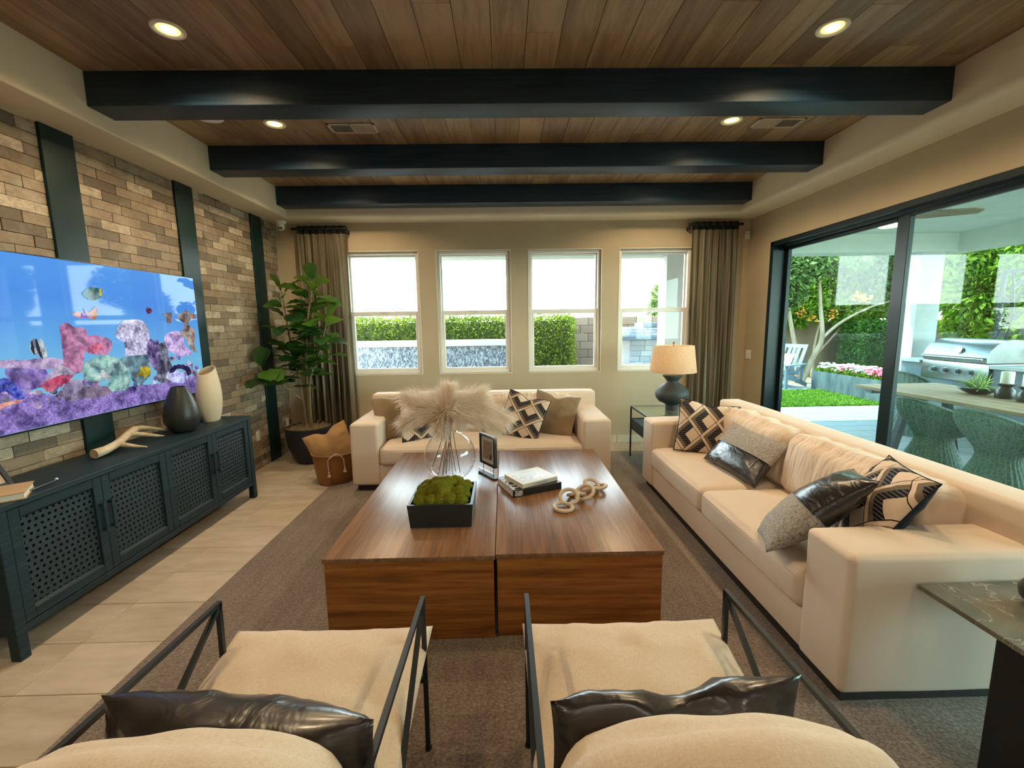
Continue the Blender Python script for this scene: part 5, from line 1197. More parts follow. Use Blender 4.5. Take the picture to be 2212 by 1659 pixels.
STEMS = [([(PX - .02, PY, .39), (-2.40, 5.10, 1.00), (-2.45, 5.06, 1.50), (-2.47, 5.02, 1.98)], .016, .36, 26),
         ([(PX + .02, PY, .39), (-2.31, 5.10, 1.10), (-2.24, 5.06, 1.60), (-2.12, 5.04, 2.12)], .018, .34, 34),
         ([(PX + .04, PY - .02, .39), (-2.26, 5.06, .95), (-2.10, 5.00, 1.30), (-1.97, 4.96, 1.66)], .015, .36, 24),
         ([(-2.37, 5.10, .74), (-2.50, 4.96, .92), (-2.62, 4.86, 1.06), (-2.68, 4.80, 1.16)], .009, .30, 12)]
rg = random.Random(12)
for si, (pts, r, lo_, nl) in enumerate(STEMS):
    C = curve_pts(P3(pts)); n = len(C)
    MB().tube(C, [r * (1 - .65 * i / (n - 1)) for i in range(n)], 8).build('stem', M['stem'], t, True)
    for k in range(nl):
        u = lo_ + (1 - lo_) * (k + .5) / nl; p = C[min(n - 1, int(u * (n - 1)))]
        az = k * 2.4 + si + rg.uniform(-.4, .4); el = rg.uniform(-.25, .75) + (.9 if k >= nl - 2 else 0)
        ln = rg.uniform(.20, .30) * (.8 if u > .9 else 1.0)
        d = Vector((math.cos(az) * math.cos(el), math.sin(az) * math.cos(el), math.sin(el)))
        tipw = p + d * (ln + .05) + Vector((PX, PY, .39))
        if tipw.x < -2.74: d.x = abs(d.x) * .3
        if tipw.y > 5.50: d.y = -abs(d.y)
        if d.z > .35 and tipw.z > 2.25: d.z *= .5
        d.normalize()
        xax = d.cross(Vector((0, 0, 1)))
        if xax.length < .1: xax = Vector((1, 0, 0))
        xax.normalize(); zax = xax.cross(d).normalized()
        sc = ln; base = p + d * .035
        mm = Matrix((xax, d, zax)).transposed().to_4x4(); mm.translation = base
        o = bpy.data.objects.new('leaf', rg.choice(LM)); link(o, t); o.matrix_basis = mm @ Matrix.Rotation(rg.uniform(-.5, .5), 4, 'Y') @ Matrix.Diagonal((sc, sc, sc, 1))
        MB().tube([p, base], .003, 5).build('leaf_stalk', M['stem'], t)
# ---------------------------------------------------------------- basket with a pillow
BX, BY = -1.775, 4.415
t = thing('floor_basket', 'tan leather floor basket with rope handles beside the window sofa', 'basket', (BX, BY, 0))
MB().lathe([(0, .004), (.165, .002), (.176, .012), (.200, .17), (.214, .305), (.226, .312), (.228, .322), (.206, .322), (.19, .17), (.165, .02), (0, .02)], 48).build('body', M['basket'], t, True, 50)
hd = thing
for sgn in (1,):
    a0 = math.radians(-62); 
    def onr(a, r, z): return Vector((r * math.cos(a), r * math.sin(a), z))
    h = MB(); h.tube(curve_pts([onr(math.radians(-85), .222, .285), onr(math.radians(-78), .232, .315), onr(math.radians(-65), .240, .345), onr(math.radians(-55), .236, .32), onr(math.radians(-48), .226, .285)], 6), .0085, 8)
    h.tube(curve_pts([onr(math.radians(-85), .224, .29), onr(math.radians(-85), .226, .23), onr(math.radians(-84), .222, .17)], 5), .0075, 8); h.tube(curve_pts([onr(math.radians(-48), .228, .29), onr(math.radians(-47), .228, .24), onr(math.radians(-46), .224, .20)], 5), .0075, 8)
    ho = h.build('rope_handle', M['rope'], t, True)
    for (a, z) in ((-84, .17), (-46, .20)):
        q = onr(math.radians(a), .225, z); MB().lathe([(.007, 0), (.011, -.012), (.008, -.02), (.020, -.050), (.0, -.048)], 12, (q.x, q.y)).xf(Matrix.Translation((0, 0, q.z))).build('tassel', M['rope'], ho, True)
pillow('camel_pillow', 'camel linen pillow stuffed in the floor basket', (.44, .40, .14), [M['camel']], (BX - .02, BY - .02, .37), 10, 12, 22, .06, .05, 9.0, .012, False, M['camel'])

# ================================================================ OUTDOORS
GO = -.02
struct('ground', MB().box(-60, 60, 5.9, 120, -.30, -.075), M['gravel'], 'pale gravel ground of the back yard')
struct('ground_side', MB().box(3.36, 60, -30, 5.9, -.30, -.075), M['gravel'], 'pale gravel ground beside the patio')
pv = struct('patio_floor', MB().box(-4.5, 7.6, 5.86, 7.9, -.07, -.032).box(3.35, 7.6, -2, 5.86, -.07, -.032), M['grout'], 'pale paved patio outside the sliding door')
pvm = {}
for j in range(24):
    y0 = 7.9 - .3 * (j + 1)
    k = 0; x = 3.36 - (.45 if j % 2 else 0)
    while x < 7.58:
        a, b = max(x, 3.36), min(x + .9, 7.58); x += .9
        if b - a < .05 or y0 < 1.2: continue
        w = round(b - a - .006, 3)
        if w not in pvm: q = MB().rbox(-w / 2, w / 2, -.147, .147, -.012, 0, .003, 1); pvm[w] = mesh_from('paver', q.V, q.F, M['patio'])
        o = bpy.data.objects.new('paver', pvm[w]); o.location = ((a + b) / 2, y0 + .15, GO); link(o, pv)
# patio roof, beams, posts
mb = MB(); mb.box(3.331, 7.62, -2.0, 7.46, 2.92, 3.12); mb.box(-3.4, 3.331, 5.951, 7.46, 2.92, 3.12)
mb.box(-3.4, 7.62, 7.10, 7.46, 2.635, 2.92); mb.box(7.28, 7.62, -2.0, 7.10, 2.635, 2.92)
tag(mb.build('patio_roof', M['patio_ceiling']), 'pale stucco patio roof over the outdoor dining area', None, None, 'structure')
for (x0, x1, lb) in ((6.70, 7.08, 'white stucco patio post beside the barbecue'), (2.60, 2.95, 'white stucco patio post seen past the lamp window'), (-3.05, -2.68, 'white stucco patio post at the fig\'s window')):
    o = MB().rbox(x0, x1, 7.09, 7.45, GO, 2.634, .008, 2).build('patio_post', M['stucco'], None, True); tag(o, lb, 'post', 'white patio posts')

def leaf_cloud(name, P, size, mat, parent=None, seed=0, flat=0.0):
    rs = np.random.RandomState(seed); n = len(P)
    a = rs.normal(size=(n, 3)); a /= np.linalg.norm(a, axis=1)[:, None]; b = rs.normal(size=(n, 3)); b -= (b * a).sum(1)[:, None] * a; b /= np.linalg.norm(b, axis=1)[:, None]
    s = size * rs.uniform(.6, 1.3, n)[:, None]; w = s * .38
    V = np.stack([P - a * s * .5, P + b * w * .5, P + a * s * .5, P - b * w * .5], 1).reshape(-1, 3)
    me = bpy.data.meshes.new(name); me.vertices.add(4 * n); me.vertices.foreach_set('co', V.ravel().astype(np.float32))
    me.loops.add(4 * n); me.loops.foreach_set('vertex_index', np.arange(4 * n)); me.polygons.add(n); me.polygons.foreach_set('loop_start', np.arange(0, 4 * n, 4)); me.polygons.foreach_set('loop_total', np.full(n, 4))
    me.materials.append(mat); me.update(calc_edges=True); me.validate(); o = add_obj(name, me, parent); o['kind'] = 'stuff'; return o
def shell_pts(x0, x1, y0, y1, z0, z1, n, faces, seed, jit=.06):
    rs = np.random.RandomState(seed); out = []
    A = {'front': (x1 - x0) * (z1 - z0), 'top': (x1 - x0) * (y1 - y0), 'right': (y1 - y0) * (z1 - z0), 'left': (y1 - y0) * (z1 - z0)}; tot = sum(A[f] for f in faces)
    for f in faces:
        k = int(n * A[f] / tot); u, v = rs.rand(k), rs.rand(k)
        if f == 'front': p = np.stack([x0 + u * (x1 - x0), np.full(k, y0), z0 + v * (z1 - z0)], 1)
        elif f == 'top': p = np.stack([x0 + u * (x1 - x0), y0 + v * (y1 - y0), np.full(k, z1)], 1)
        elif f == 'right': p = np.stack([np.full(k, x1), y0 + u * (y1 - y0), z0 + v * (z1 - z0)], 1)
        else: p = np.stack([np.full(k, x0), y0 + u * (y1 - y0), z0 + v * (z1 - z0)], 1)
        out.append(p)
    P = np.concatenate(out); return P + rs.normal(scale=jit, size=P.shape)
def hedge(lb, x0, x1, y0, y1, z1, n, faces, mat, size, seed):
    t = thing('hedge', lb, 'hedge', ((x0 + x1) / 2, (y0 + y1) / 2, -.075))
    MB().box(x0 + .06, x1 - .06, y0 + .06, y1 - .06, -.07, z1 - .06).build('inside', M['hedge_core'], t, world=True)
    o = leaf_cloud('foliage', shell_pts(x0, x1, y0, y1, -.05, z1, n, faces, seed), size, mat, None, seed); o.parent = t; o.matrix_parent_inverse = t.matrix_basis.inverted(); reg(o, t)
hedge('tall clipped bright green hedge behind the water wall', -5.0, 1.56, 9.95, 10.7, 1.70, 26000, ('front', 'top', 'right'), M['hedge'], .075, 1)
hedge('dark green clipped hedge block behind the flower planter', 9.45, 11.0, 11.5, 12.2, 1.45, 9000, ('front', 'top', 'left'), M['dark_hedge'], .08, 2)
# water wall
t = thing('water_wall', 'low garden water wall with white cap and dark rippling face', 'fountain', (-1.6, 9.2, -.075))
MB().rbox(-4.6, .28, 9.08, 9.40, -.07, 1.145, .01, 1).build('core', M['stucco'], t, world=True)
MB().box(-4.6, .275, 9.05, 9.079, -.07, 1.14).build('water_sheet', M['water'], t, world=True)
MB().rbox(-4.7, .28, 9.00, 9.45, 1.146, 1.265, .008, 1).build('cap', M['stucco'], t, world=True)
MB().rbox(.281, .485, 9.00, 9.45, -.07, 1.265, .008, 1).build('end_pier', M['stucco'], t, world=True)
# block wall seen past the lamp window
bw = struct('yard_wall_back', MB().box(1.3, 6.2, 11.02, 11.18, -.07, 1.70), M['wall_tan'], 'tan concrete block wall beyond the lamp window')
q = MB().rbox(-.1965, .1965, -.1, .1, -.0965, .0965, .006, 1); blk = mesh_from('block', q.V, q.F, M['block'])
for r in range(9):
    for c in range(12):
        x = 1.5 + c * .4 + (.2 if r % 2 else 0)
        if x > 6.1: continue
        o = bpy.data.objects.new('block', blk); o.location = (x, 11.08 + rnd.uniform(-.003, .003), .02 + r * .2); link(o, bw)
wy = struct('yard_wall_side', MB().box(6.2, 14, 12.8, 13.0, -.07, 1.52).box(11.2, 11.4, 2, 12.8, -.07, 1.52).box(7.75, 7.95, 12.72, 12.8, -.07, 1.60), M['wall_tan'], 'smooth tan yard wall behind the flower planter')
# lawn
lw = MB().box(4.9, 7.16, 7.905, 9.75, -.072, -.022).build('lawn_base', M['soil_green']); tag(lw, 'green lawn strip beside the steel planter', 'lawn')
rs = np.random.RandomState(3); n = 26000; P = np.stack([rs.uniform(4.92, 7.14, n), rs.uniform(7.92, 9.73, n), rs.uniform(-.022, .015, n)], 1)
g = leaf_cloud('lawn_blades', P, .045, M['grass'], lw, 4)
o = MB().rbox(4.6, 7.1, 9.76, 11.2, -.072, -.025, .005, 1).build('paving_slab', M['patio']); tag(o, 'pale concrete pad under the far garden chair', 'paving')
# steel planter with flowers
t = thing('steel_planter', 'long weathered steel planter box beside the lawn', 'planter', (7.45, 9.0, -.072))
m = MB(); m.box(7.18, 7.19, 7.95, 10.04, -.07, .41); m.box(7.72, 7.73, 7.95, 10.04, -.07, .41); m.box(7.19, 7.72, 7.95, 7.96, -.07, .41); m.box(7.19, 7.72, 10.03, 10.04, -.07, .41)
m.build('sheet_sides', M['steel_planter'], t, world=True); MB().box(7.19, 7.72, 7.96, 10.03, .30, .36).build('soil', M['hedge_core'], t, world=True)
rs = np.random.RandomState(8); n = 5000; P = np.stack([rs.uniform(7.2, 7.72, n), rs.uniform(7.97, 10.02, n), .38 + .12 * rs.rand(n)], 1)
fo = leaf_cloud('flower_bed', P, .06, M['tree_b'], None, 9); tag(fo, 'low green flower bed leaves in the steel planter', 'flowers')
for nm, lb, y0, y1, mt, cnt in (('white_flowers', 'white blossoms at the far end of the steel planter', 8.7, 10.0, 'flower_white', 170), ('pink_flowers', 'pink blossoms in the middle of the steel planter', 8.85, 9.5, 'flower_pink', 40), ('red_flowers', 'red-pink blossoms at the near end of the steel planter', 8.0, 8.65, 'flower_pink', 130)):
    rg = random.Random(cnt); m = MB()
    for k in range(cnt):
        c = Vector((rg.uniform(7.22, 7.70), rg.uniform(y0, y1), .47 + .13 * rg.random())); b = bmesh.new(); bmesh.ops.create_icosphere(b, subdivisions=1, radius=.032 + .024 * rg.random()); m.bm(b, Matrix.Translation(c) @ Matrix.Diagonal((1, 1, .6, 1)))
    o = m.build('blossoms', M[mt], fo, True); tag(o, lb, None, None, 'stuff')
# trees
def blob_pts(blobs, n, seed):
    rs = np.random.RandomState(seed); vol = np.array([b[3] ** 2 for b in blobs]); vol = vol / vol.sum(); out = []
    for b, f in zip(blobs, vol):
        k = int(n * f); d = rs.normal(size=(k, 3)); d /= np.linalg.norm(d, axis=1)[:, None]; r = b[3] * (rs.rand(k) ** .4)
        out.append(np.array(b[:3]) + d * r[:, None] * np.array([1, 1, .85]))
    return np.concatenate(out)
def tree(name, lb, base, limbs, blobs, n, mat, size, seed):
    t = thing(name, lb, 'tree', base)
    for k, (pts, r) in enumerate(limbs):
        C = curve_pts([Vector(p) for p in pts], 8); m_ = len(C); MB().tube(C, [r * (1 - .6 * i / (m_ - 1)) for i in range(m_)], 10).build('trunk' if k == 0 else 'limb', M['bark'], t, True, 180, True)
    o = leaf_cloud('crown', blob_pts(blobs, n, seed), size, mat, None, seed); o.parent = t; o.matrix_parent_inverse = t.matrix_basis.inverted(); reg(o, t); return t
tree('olive_tree', 'multi-trunk olive tree behind the flower planter', (7.75, 11.3, -.07), [
    ([(7.72, 11.3, -.08), (7.62, 11.3, .7), (7.42, 11.3, 1.5), (7.25, 11.3, 2.3), (7.15, 11.2, 3.0)], .068), ([(7.80, 11.3, -.08), (8.0, 11.2, .6), (8.12, 11.1, 1.1), (8.02, 11.1, 1.9), (7.9, 11.1, 2.8)], .078),
    ([(8.12, 11.1, 1.1), (8.5, 11.0, 1.5), (9.1, 10.9, 1.85), (9.8, 10.9, 2.05)], .042)],
    [(7.1, 11.3, 2.8, .75), (7.5, 11.2, 3.1, .8), (6.9, 11.3, 2.3, .5), (7.9, 11.1, 3.1, .6), (8.6, 11.2, 3.1, .6), (7.4, 11.5, 2.25, .5), (7.0, 11.4, 1.9, .35)], 17000, M['tree_a'], .14, 20)
fsh = tree('flowering_shrub', 'bright green orange-flowering shrub over the yard wall', (8.8, 12.3, -.07), [([(8.8, 12.3, -.08), (8.8, 12.3, .8), (8.9, 12.3, 1.5)], .05), ([(8.8, 12.3, .5), (9.4, 12.3, 1.2), (9.8, 12.3, 1.7)], .035)],
    [(8.2, 12.3, 1.75, .5), (8.8, 12.3, 1.95, .55), (9.5, 12.3, 1.9, .6), (10.2, 12.3, 1.9, .55), (9.0, 12.4, 2.4, .5), (8.4, 12.5, 2.3, .45), (9.7, 12.5, 2.4, .5)], 14000, M['tree_b'], .15, 21)
rg = random.Random(4); m = MB()
for k in range(120):
    c0 = rg.choice([(8.1, 11.95, 1.75), (8.35, 11.9, 1.62), (9.55, 11.8, 2.15), (9.75, 11.8, 2.1), (8.9, 11.85, 1.7)]); b = bmesh.new(); bmesh.ops.create_icosphere(b, subdivisions=1, radius=.03); m.bm(b, Matrix.Translation(Vector(c0) + Vector((rg.gauss(0, .09), rg.gauss(0, .05), rg.gauss(0, .06)))))
o = m.build('blossoms', M['flower_orange'], fsh, True, 35, True); tag(o, 'orange blossoms', None, None, 'stuff')
for k, (bx, by, bl, n_, mt, lb) in enumerate([
    (10.6, 12.0, [(10.2, 12.1, 3.3, 1.1), (11.0, 12.0, 3.6, 1.1), (9.6, 12.3, 3.4, .9), (10.6, 12.0, 2.6, .8), (11.6, 12.2, 2.6, 1.0), (9.4, 12.6, 2.7, .7)], 20000, 'tree_a', 'pale grey-green tree between the olive and the door mullion'),
    (10.6, 9.4, [(10.2, 9.4, 2.2, .9), (10.7, 9.2, 3.0, 1.1), (10.0, 9.6, 3.0, .8), (10.5, 9.0, 1.6, .7), (11.0, 9.8, 2.2, 1.0), (10.8, 10.4, 2.8, 1.0), (10.9, 9.9, 1.4, .7)], 24000, 'tree_b', 'bright green tree behind the barbecue and patio post'),
    (10.2, 6.9, [(10.0, 6.9, 2.2, .9), (10.3, 6.6, 3.0, 1.1), (10.2, 7.3, 2.8, 1.0), (10.1, 6.2, 2.0, .8), (10.2, 7.6, 1.6, .7), (10.6, 8.2, 2.6, 1.0), (10.5, 5.4, 2.6, 1.1), (10.4, 5.6, 1.6, .8), (10.5, 8.2, 1.5, .7)], 28000, 'tree_b', 'bright green tree behind the metal leaf screen'),
    (5.0, 13.2, [(4.95, 13.2, 2.25, .6), (5.5, 13.2, 2.8, .8), (4.65, 13.2, 1.95, .4)], 3600, 'tree_a', 'green tree beyond the block wall past the lamp window')]):
    tree('yard_tree', lb, (bx, by, -.07), [([(bx, by, -.08), (bx + .05, by, .9), (bx - .05, by, 1.9), (bl[0][0], bl[0][1], bl[0][2])], .11)], bl, n_, M[mt], .17, 30 + k)
t = thing('wall_shrub', 'low leafy shrub peeking over the block wall past the lamp window', 'shrub', (3.2, 11.5, -.07))
o = leaf_cloud('foliage', blob_pts([(2.6, 11.5, 1.55, .22), (3.0, 11.5, 1.56, .22), (3.5, 11.5, 1.56, .22), (4.0, 11.5, 1.57, .22)], 1500, 50), .08, M['tree_b'], None, 51); o.parent = t; o.matrix_parent_inverse = t.matrix_basis.inverted()
MB().tube([(3.2, 11.5, -.07), (3.2, 11.5, 1.4)], .03, 8).build('stem', M['bark'], t, True, 35, True)
for (x, y, z, lb) in ((-10.85, 45, 4.15, 'thin distant utility pole in the fig\'s window'), (2.35, 45, 4.7, 'thin distant utility pole in the third window')):
    t = thing('utility_pole', lb, 'pole', (x, y, -.07), 0, 'distant poles'); MB().cyl((0, 0, 0), (0, 0, z), .07, 8).build('shaft', M['slate_grey'], t); MB().box(-.35, .35, -.05, .05, z - .5, z - .42).build('crossarm', M['slate_grey'], t)
# fireplace past the lamp window
t = thing('outdoor_fireplace', 'white stone outdoor fireplace with blue-grey mantel past the lamp window', 'fireplace', (3.3, 9.6, -.07))
MB().rbox(2.50, 4.3, 9.22, 9.95, -.07, 1.215, .01, 1).build('body', M['stucco'], t, world=True); MB().rbox(2.30, 4.4, 9.05, 9.98, 1.216, 1.295, .006, 1).build('mantel', M['slate_grey'], t, world=True)
MB().rbox(2.50, 4.2, 9.26, 9.9, 1.296, 1.475, .008, 1).build('chimney_breast', M['stucco'], t, world=True); MB().rbox(2.92, 3.9, 9.2, 9.85, 1.476, 1.565, .006, 1).build('chimney_cap', M['slate_grey'], t, world=True)
rg = random.Random(2)
for r, (za, zb) in enumerate(((1.298, 1.355), (1.357, 1.415), (1.417, 1.473))):
    x = 2.66
    while x < 4.1: w = rg.uniform(.14, .30); MB().rbox(x, x + w - .006, 9.235 - rg.uniform(0, .012), 9.27, za, zb - .004, .006, 1).build('stone', M['stone'], t, world=True); x += w
for r in range(8):
    x = 2.66; za = .30 + r * .114
    while x < 4.25: w = rg.uniform(.16, .32); MB().rbox(x, x + w - .006, 9.20 - rg.uniform(0, .010), 9.23, za, za + .108, .006, 1).build('stone', M['stone'], t, world=True); x += w
# garden chairs
def adirondack(lb, loc, rz, cushion):
    t = thing('garden_chair', lb, 'chair', loc, rz, 'slate blue slatted garden chairs')   # faces local -y
    bk = Matrix.Translation((0, .30, .30)) @ Matrix.Rotation(math.radians(-28), 4, 'X')
    m = MB(); m.rbox(-.28, -.20, -.012, .012, 0, .80, .003, 1); m.rbox(.20, .28, -.012, .012, 0, .80, .003, 1); m.rbox(-.20, .20, -.012, .012, .70, .80, .003, 1); m.rbox(-.20, .20, -.012, .012, .0, .08, .003, 1)
    m.xf(bk).build('back_frame', M['adir'], t)
    for x in (-.105, .0, .105): MB().rbox(x - .038, x + .038, -.010, .010, .08, .70, .003, 1).xf(bk).build('back_slat', M['adir'], t)
    for k in range(6): y = -.28 + k * .105; MB().rbox(-.28, .28, y, y + .09, .36 - .022 * k - .02, .36 - .022 * k, .003, 1).build('seat_slat', M['adir'], t)
    for s in (-1, 1):
        MB().rbox(s * .36 - .06, s * .36 + .06, -.36, .42, .545, .57, .004, 1).build('arm', M['adir'], t)
        MB().rbox(s * .32 - .02, s * .32 + .02, -.30, -.20, 0, .545, .003, 1).build('leg', M['adir'], t)
        MB().bar((s * .32, -.25, .32), (s * .32, .62, .04), .035, .09).build('leg', M['adir'], t); MB().bar((s * .32, .40, .545), (s * .32, .36, .12), .035, .06).build('brace', M['adir'], t)
    return t
adirondack('slate blue slatted garden chair beside the lawn, holding a white cushion', (6.62, 10.40, -.025), math.radians(-62), True)
adirondack('slate blue slatted garden chair in front of the outdoor fireplace', (2.62, 8.45, -.075), math.radians(100), False)
pm_ = pillow('outdoor_cushion', 'white cushion on the garden chair beside the lawn', (.46, .46, .16), [M['outdoor_cushion']], (6.72, 10.46, .58), -62, 30, 0, .05, 0, 12.0)
# ---------------------------------------------------------------- outdoor dining
t = thing('outdoor_table', 'long teak outdoor dining table on the patio', 'table', (5.08, 4.27, GO))
n = 7; w = 1.08 / n
for k in range(n): MB().rbox(4.545 + k * w, 4.545 + (k + 1) * w - .005, 3.0, 5.55, .712, .750, .003, 1).build('plank', M['teak'], t, world=True)
m = MB(); m.box(4.60, 5.57, 3.1, 3.2, .66, .711); m.box(4.60, 5.57, 5.35, 5.45, .66, .711); m.build('apron', M['adir'], t, world=True)
for yy in (3.45, 5.10):
    for s in (-1, 1): MB().bar((5.085 + s * .38, yy, GO + .001), (5.085 + s * .22, yy, .665), .07, .07).build('leg', M['black_metal'], t, world=True)
def wicker_chair(lb, loc, rz):
    t = thing('wicker_chair', lb, 'chair', loc, rz, 'hourglass wicker dining chairs')   # high back towards local -x
    nth = 136; V = []; F = []; prof = [(.285, 0), (.275, .04), (.245, .14), (.195, .27), (.152, .38), (.140, .43), (.150, .48), (.195, .56), (.245, .64), (.280, .71), (.300, .78), (.296, .82), (.285, .835)]
    C = []
    for i in range(len(prof) - 1):
        for s in range(3): u = s / 3; C.append((prof[i][0] * (1 - u) + prof[i + 1][0] * u, prof[i][1] * (1 - u) + prof[i + 1][1] * u))
    C.append(prof[-1])
    for (r, z) in C:
        for k in range(nth):
            a = 2 * PI * k / nth; cut = .5 + .5 * math.cos(a - PI)            # 1 at the back
            zz = z if z < .46 else .46 + (z - .46) * (.28 + .72 * max(0.0, math.cos((a - PI) * .82)) ** .75 if abs(a - PI) < PI / 1.64 else .28)
            rib = .0055 * math.cos(34 * a) * min(1, r * 6)
            V.append(((r + rib) * math.cos(a), (r + rib) * math.sin(a) * 1.05, zz))
    nr = len(C)
    for i in range(nr - 1):
        for k in range(nth): F.append((i * nth + k, i * nth + (k + 1) % nth, (i + 1) * nth + (k + 1) % nth, (i + 1) * nth + k))
    MB().add(V, F).build('woven_shell', M['wicker'], t, True, 180)
    rim = [Vector(V[(nr - 1) * nth + k]) for k in range(0, nth, 4)]; rim.append(rim[0]); MB().tube(rim, .014, 8, False).build('rim', M['wicker'], t, True)
    MB().lathe([(0, .47), (.10, .47), (.125, .49), (.10, .515), (0, .52)], 28).build('seat_pad', M['outdoor_cushion'], t, True)
for (x, y, rz, lb) in ((4.22, 4.13, 0, 'grey-green wicker chair beside the door mullion, near side of the teak table'), (4.22, 3.55, 0, 'second grey-green wicker chair from the door mullion, near side of the teak table'), (4.22, 2.95, 0, 'grey-green wicker chair mostly hidden behind the long sofa\'s back'),
                       (5.72, 5.98, -PI / 2, 'grey wicker chair at the far end of the teak table'), (5.95, 4.35, PI, 'grey wicker chair on the far side of the teak table'), (5.95, 3.6, PI, 'grey wicker chair on the far side of the teak table nearest the viewer')):
    wicker_chair(lb, (x, y, GO), rz)
t = thing('succulent_bowl', 'low dark bowl with a spiky green succulent on the teak table', 'potted plant', (5.22, 4.68, .75))
MB().lathe([(0, 0), (.07, 0), (.12, .025), (.175, .065), (.165, .075), (.11, .05), (0, .045)], 36).build('bowl', M['ceramic_black'], t, True, 60)
rg = random.Random(3)
for k in range(34):
    a = rg.uniform(0, 2 * PI); el = rg.uniform(.2, 1.35); L = rg.uniform(.14, .26); d = Vector((math.cos(a) * math.cos(el), math.sin(a) * math.cos(el), math.sin(el))); p = Vector((rg.uniform(-.04, .04), rg.uniform(-.04, .04), .05))
    MB().tube([p, p + d * L * .5, p + d * L + Vector((0, 0, -.05 * math.cos(el)))], [.011, .008, .001], 5).build('leaf', M['succulent'], t, True)
for k, (x, y, lb) in enumerate(((5.20, 4.40, 'dark candle holder with white candle beside the succulent bowl'), (5.16, 4.17, 'dark candle holder at the photo\'s right edge on the teak table'))):
    t = thing('candle_holder', lb, 'candle holder', (x, y, .75), 0, 'candle holders on the teak table')
    MB().lathe([(0, 0), (.075, 0), (.082, .03), (.070, .09), (.045, .12), (.07, .145), (.072, .155), (0, .155)], 28).build('holder', M['ceramic_black'], t, True, 60); MB().lathe([(0, .156), (.05, .156), (.05, .275), (.045, .28), (0, .278)], 28).build('candle', M['candle'], t, True, 60)
# barbecue island
t = thing('grill_island', 'white stucco barbecue island with pale counter', 'counter', (6.85, 5.6, GO))
m = MB(); m.box(6.52, 7.2, 6.68, 7.06, GO, .90); m.box(6.52, 7.2, 3.6, 5.70, GO, .90); m.box(6.52, 7.2, 5.70, 6.68, GO, .68); m.box(7.12, 7.2, 5.70, 6.68, .68, .90)
m.build('body', M['slate_grey'], t, world=True); m = MB(); m.rbox(6.46, 7.22, 6.685, 7.065, .901, .945, .004, 1); m.rbox(6.46, 7.22, 3.6, 5.695, .901, .945, .004, 1); m.build('counter', M['stucco'], t, world=True)  # white stucco body: its shade is put into the blue-grey colour
t = thing('gas_grill', 'stainless steel gas grill with domed hood and four knobs', 'barbecue', (6.8, 6.19, .68))
MB().rbox(6.48, 7.05, 5.715, 6.665, .69, .955, .006, 2).build('control_box', M['stainless'], t, True, 35, True)
HP = [(6.47, .965), (6.46, 1.04), (6.50, 1.13), (6.58, 1.21), (6.68, 1.265), (6.80, 1.285), (6.95, 1.27), (7.06, 1.20), (7.08, .965)]
V = [(x, 5.74, z) for x, z in HP] + [(x, 6.64, z) for x, z in HP]; k = len(HP)
MB().add(V, [(i, (i + 1) % k, k + (i + 1) % k, k + i)[::-1] for i in range(k)] + [tuple(range(k)), tuple(range(k, 2 * k))[::-1]]).build('hood', M['stainless'], t, True, 30, True)
MB().cyl((6.42, 5.76, 1.02), (6.42, 6.62, 1.02), .014, 12).build('handle', M['stainless'], t, True, 35, True)
for yy in (6.48, 6.30, 6.12, 5.94): kb = MB().cyl((6.48, yy, .822), (6.462, yy, .822), .042, 20).build('knob_ring', M['chrome'], t, True, 35, True); MB().cyl((6.463, yy, .822), (6.43, yy, .822), .027, 20).build('knob', M['slate_grey'], t, True, 35, True)
MB().cyl((6.515, 6.13, 1.125), (6.47, 6.13, 1.135), .045, 20).build('thermometer', M['chrome'], t, True, 35, True)
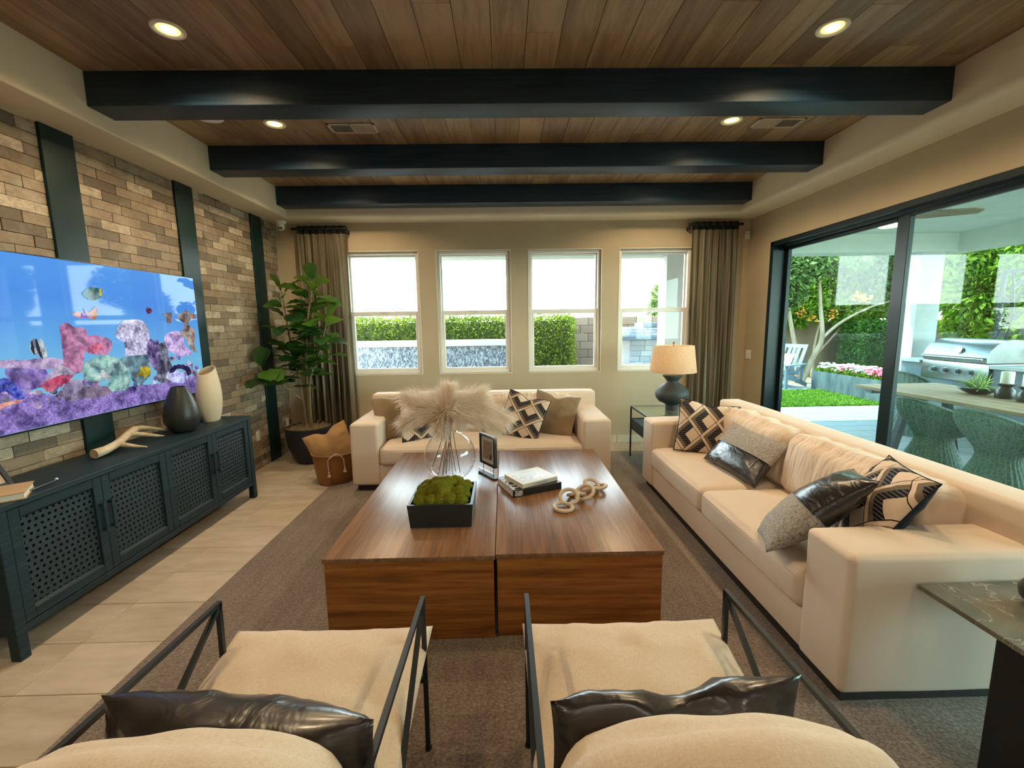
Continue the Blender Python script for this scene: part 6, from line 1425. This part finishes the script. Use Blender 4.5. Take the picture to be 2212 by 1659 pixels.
# leaf-pattern metal screen
t = thing('metal_screen', 'dark metal garden screen with leaf cut-outs behind the grill', 'screen', (7.40, 5.7, GO))
m = MB(); m.rbox(7.38, 7.42, 6.46, 6.52, GO, 2.27, .003, 1); m.rbox(7.38, 7.42, 4.9, 4.96, GO, 2.27, .003, 1); m.rbox(7.38, 7.42, 4.96, 6.46, 2.21, 2.27, .003, 1); m.rbox(7.38, 7.42, 4.96, 6.46, .3, .36, .003, 1); m.build('frame', M['door_metal'], t, world=True)
rg = random.Random(9)
for i in range(5):
    y = 5.05 + i * .32; MB().tube(curve_pts([Vector((7.40, y, .36)), Vector((7.40, y + .08, 1.0)), Vector((7.40, y - .02, 1.6)), Vector((7.40, y + .05, 2.21))], 6), .012, 6).build('vine', M['door_metal'], t, True, 35, True)
    for k in range(7):
        z = .55 + k * .24; s = 1 if k % 2 else -1; L = .20; a = Vector((7.40, y + .03, z)); b = a + Vector((0, s * L * .8, L * .75)); nn = Vector((0, -(b - a).z, (b - a).y)).normalized() * .045
        mid = (a + b) / 2; MB().add([v + Vector((dx, 0, 0)) for dx in (-.004, .004) for v in (a, mid + nn, b, mid - nn)], [(0, 1, 2, 3), (7, 6, 5, 4), (0, 4, 5, 1), (1, 5, 6, 2), (2, 6, 7, 3), (3, 7, 4, 0)]).build('leaf_cutout', M['door_metal'], t, world=True)
# patio fan
t = thing('patio_fan', 'wooden-bladed patio ceiling fan with a lit round lamp', 'ceiling fan', (4.10, 4.74, 2.92))
MB().cyl((0, 0, -.22), (0, 0, 0), .016, 12).build('downrod', M['fan_wood'], t, True); MB().lathe([(0, -.36), (.07, -.355), (.10, -.32), (.11, -.27), (.08, -.22), (.03, -.20), (0, -.20)], 32).build('motor', M['fan_wood'], t, True, 60)
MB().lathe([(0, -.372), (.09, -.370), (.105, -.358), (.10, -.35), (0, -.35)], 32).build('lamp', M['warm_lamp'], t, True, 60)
for k in range(3):
    a = math.radians(-22 + 120 * k); R = Matrix.Rotation(a, 4, 'Z') @ Matrix.Rotation(math.radians(-15), 4, 'X')
    MB().prism([(.08, -.04), (.30, -.075), (.66, -.055), (.74, -.02), (.72, .05), (.30, .07), (.08, .04)], -.008, .008).xf(Matrix.Translation((0, 0, -.275)) @ R).build('blade', M['fan_wood'], t)
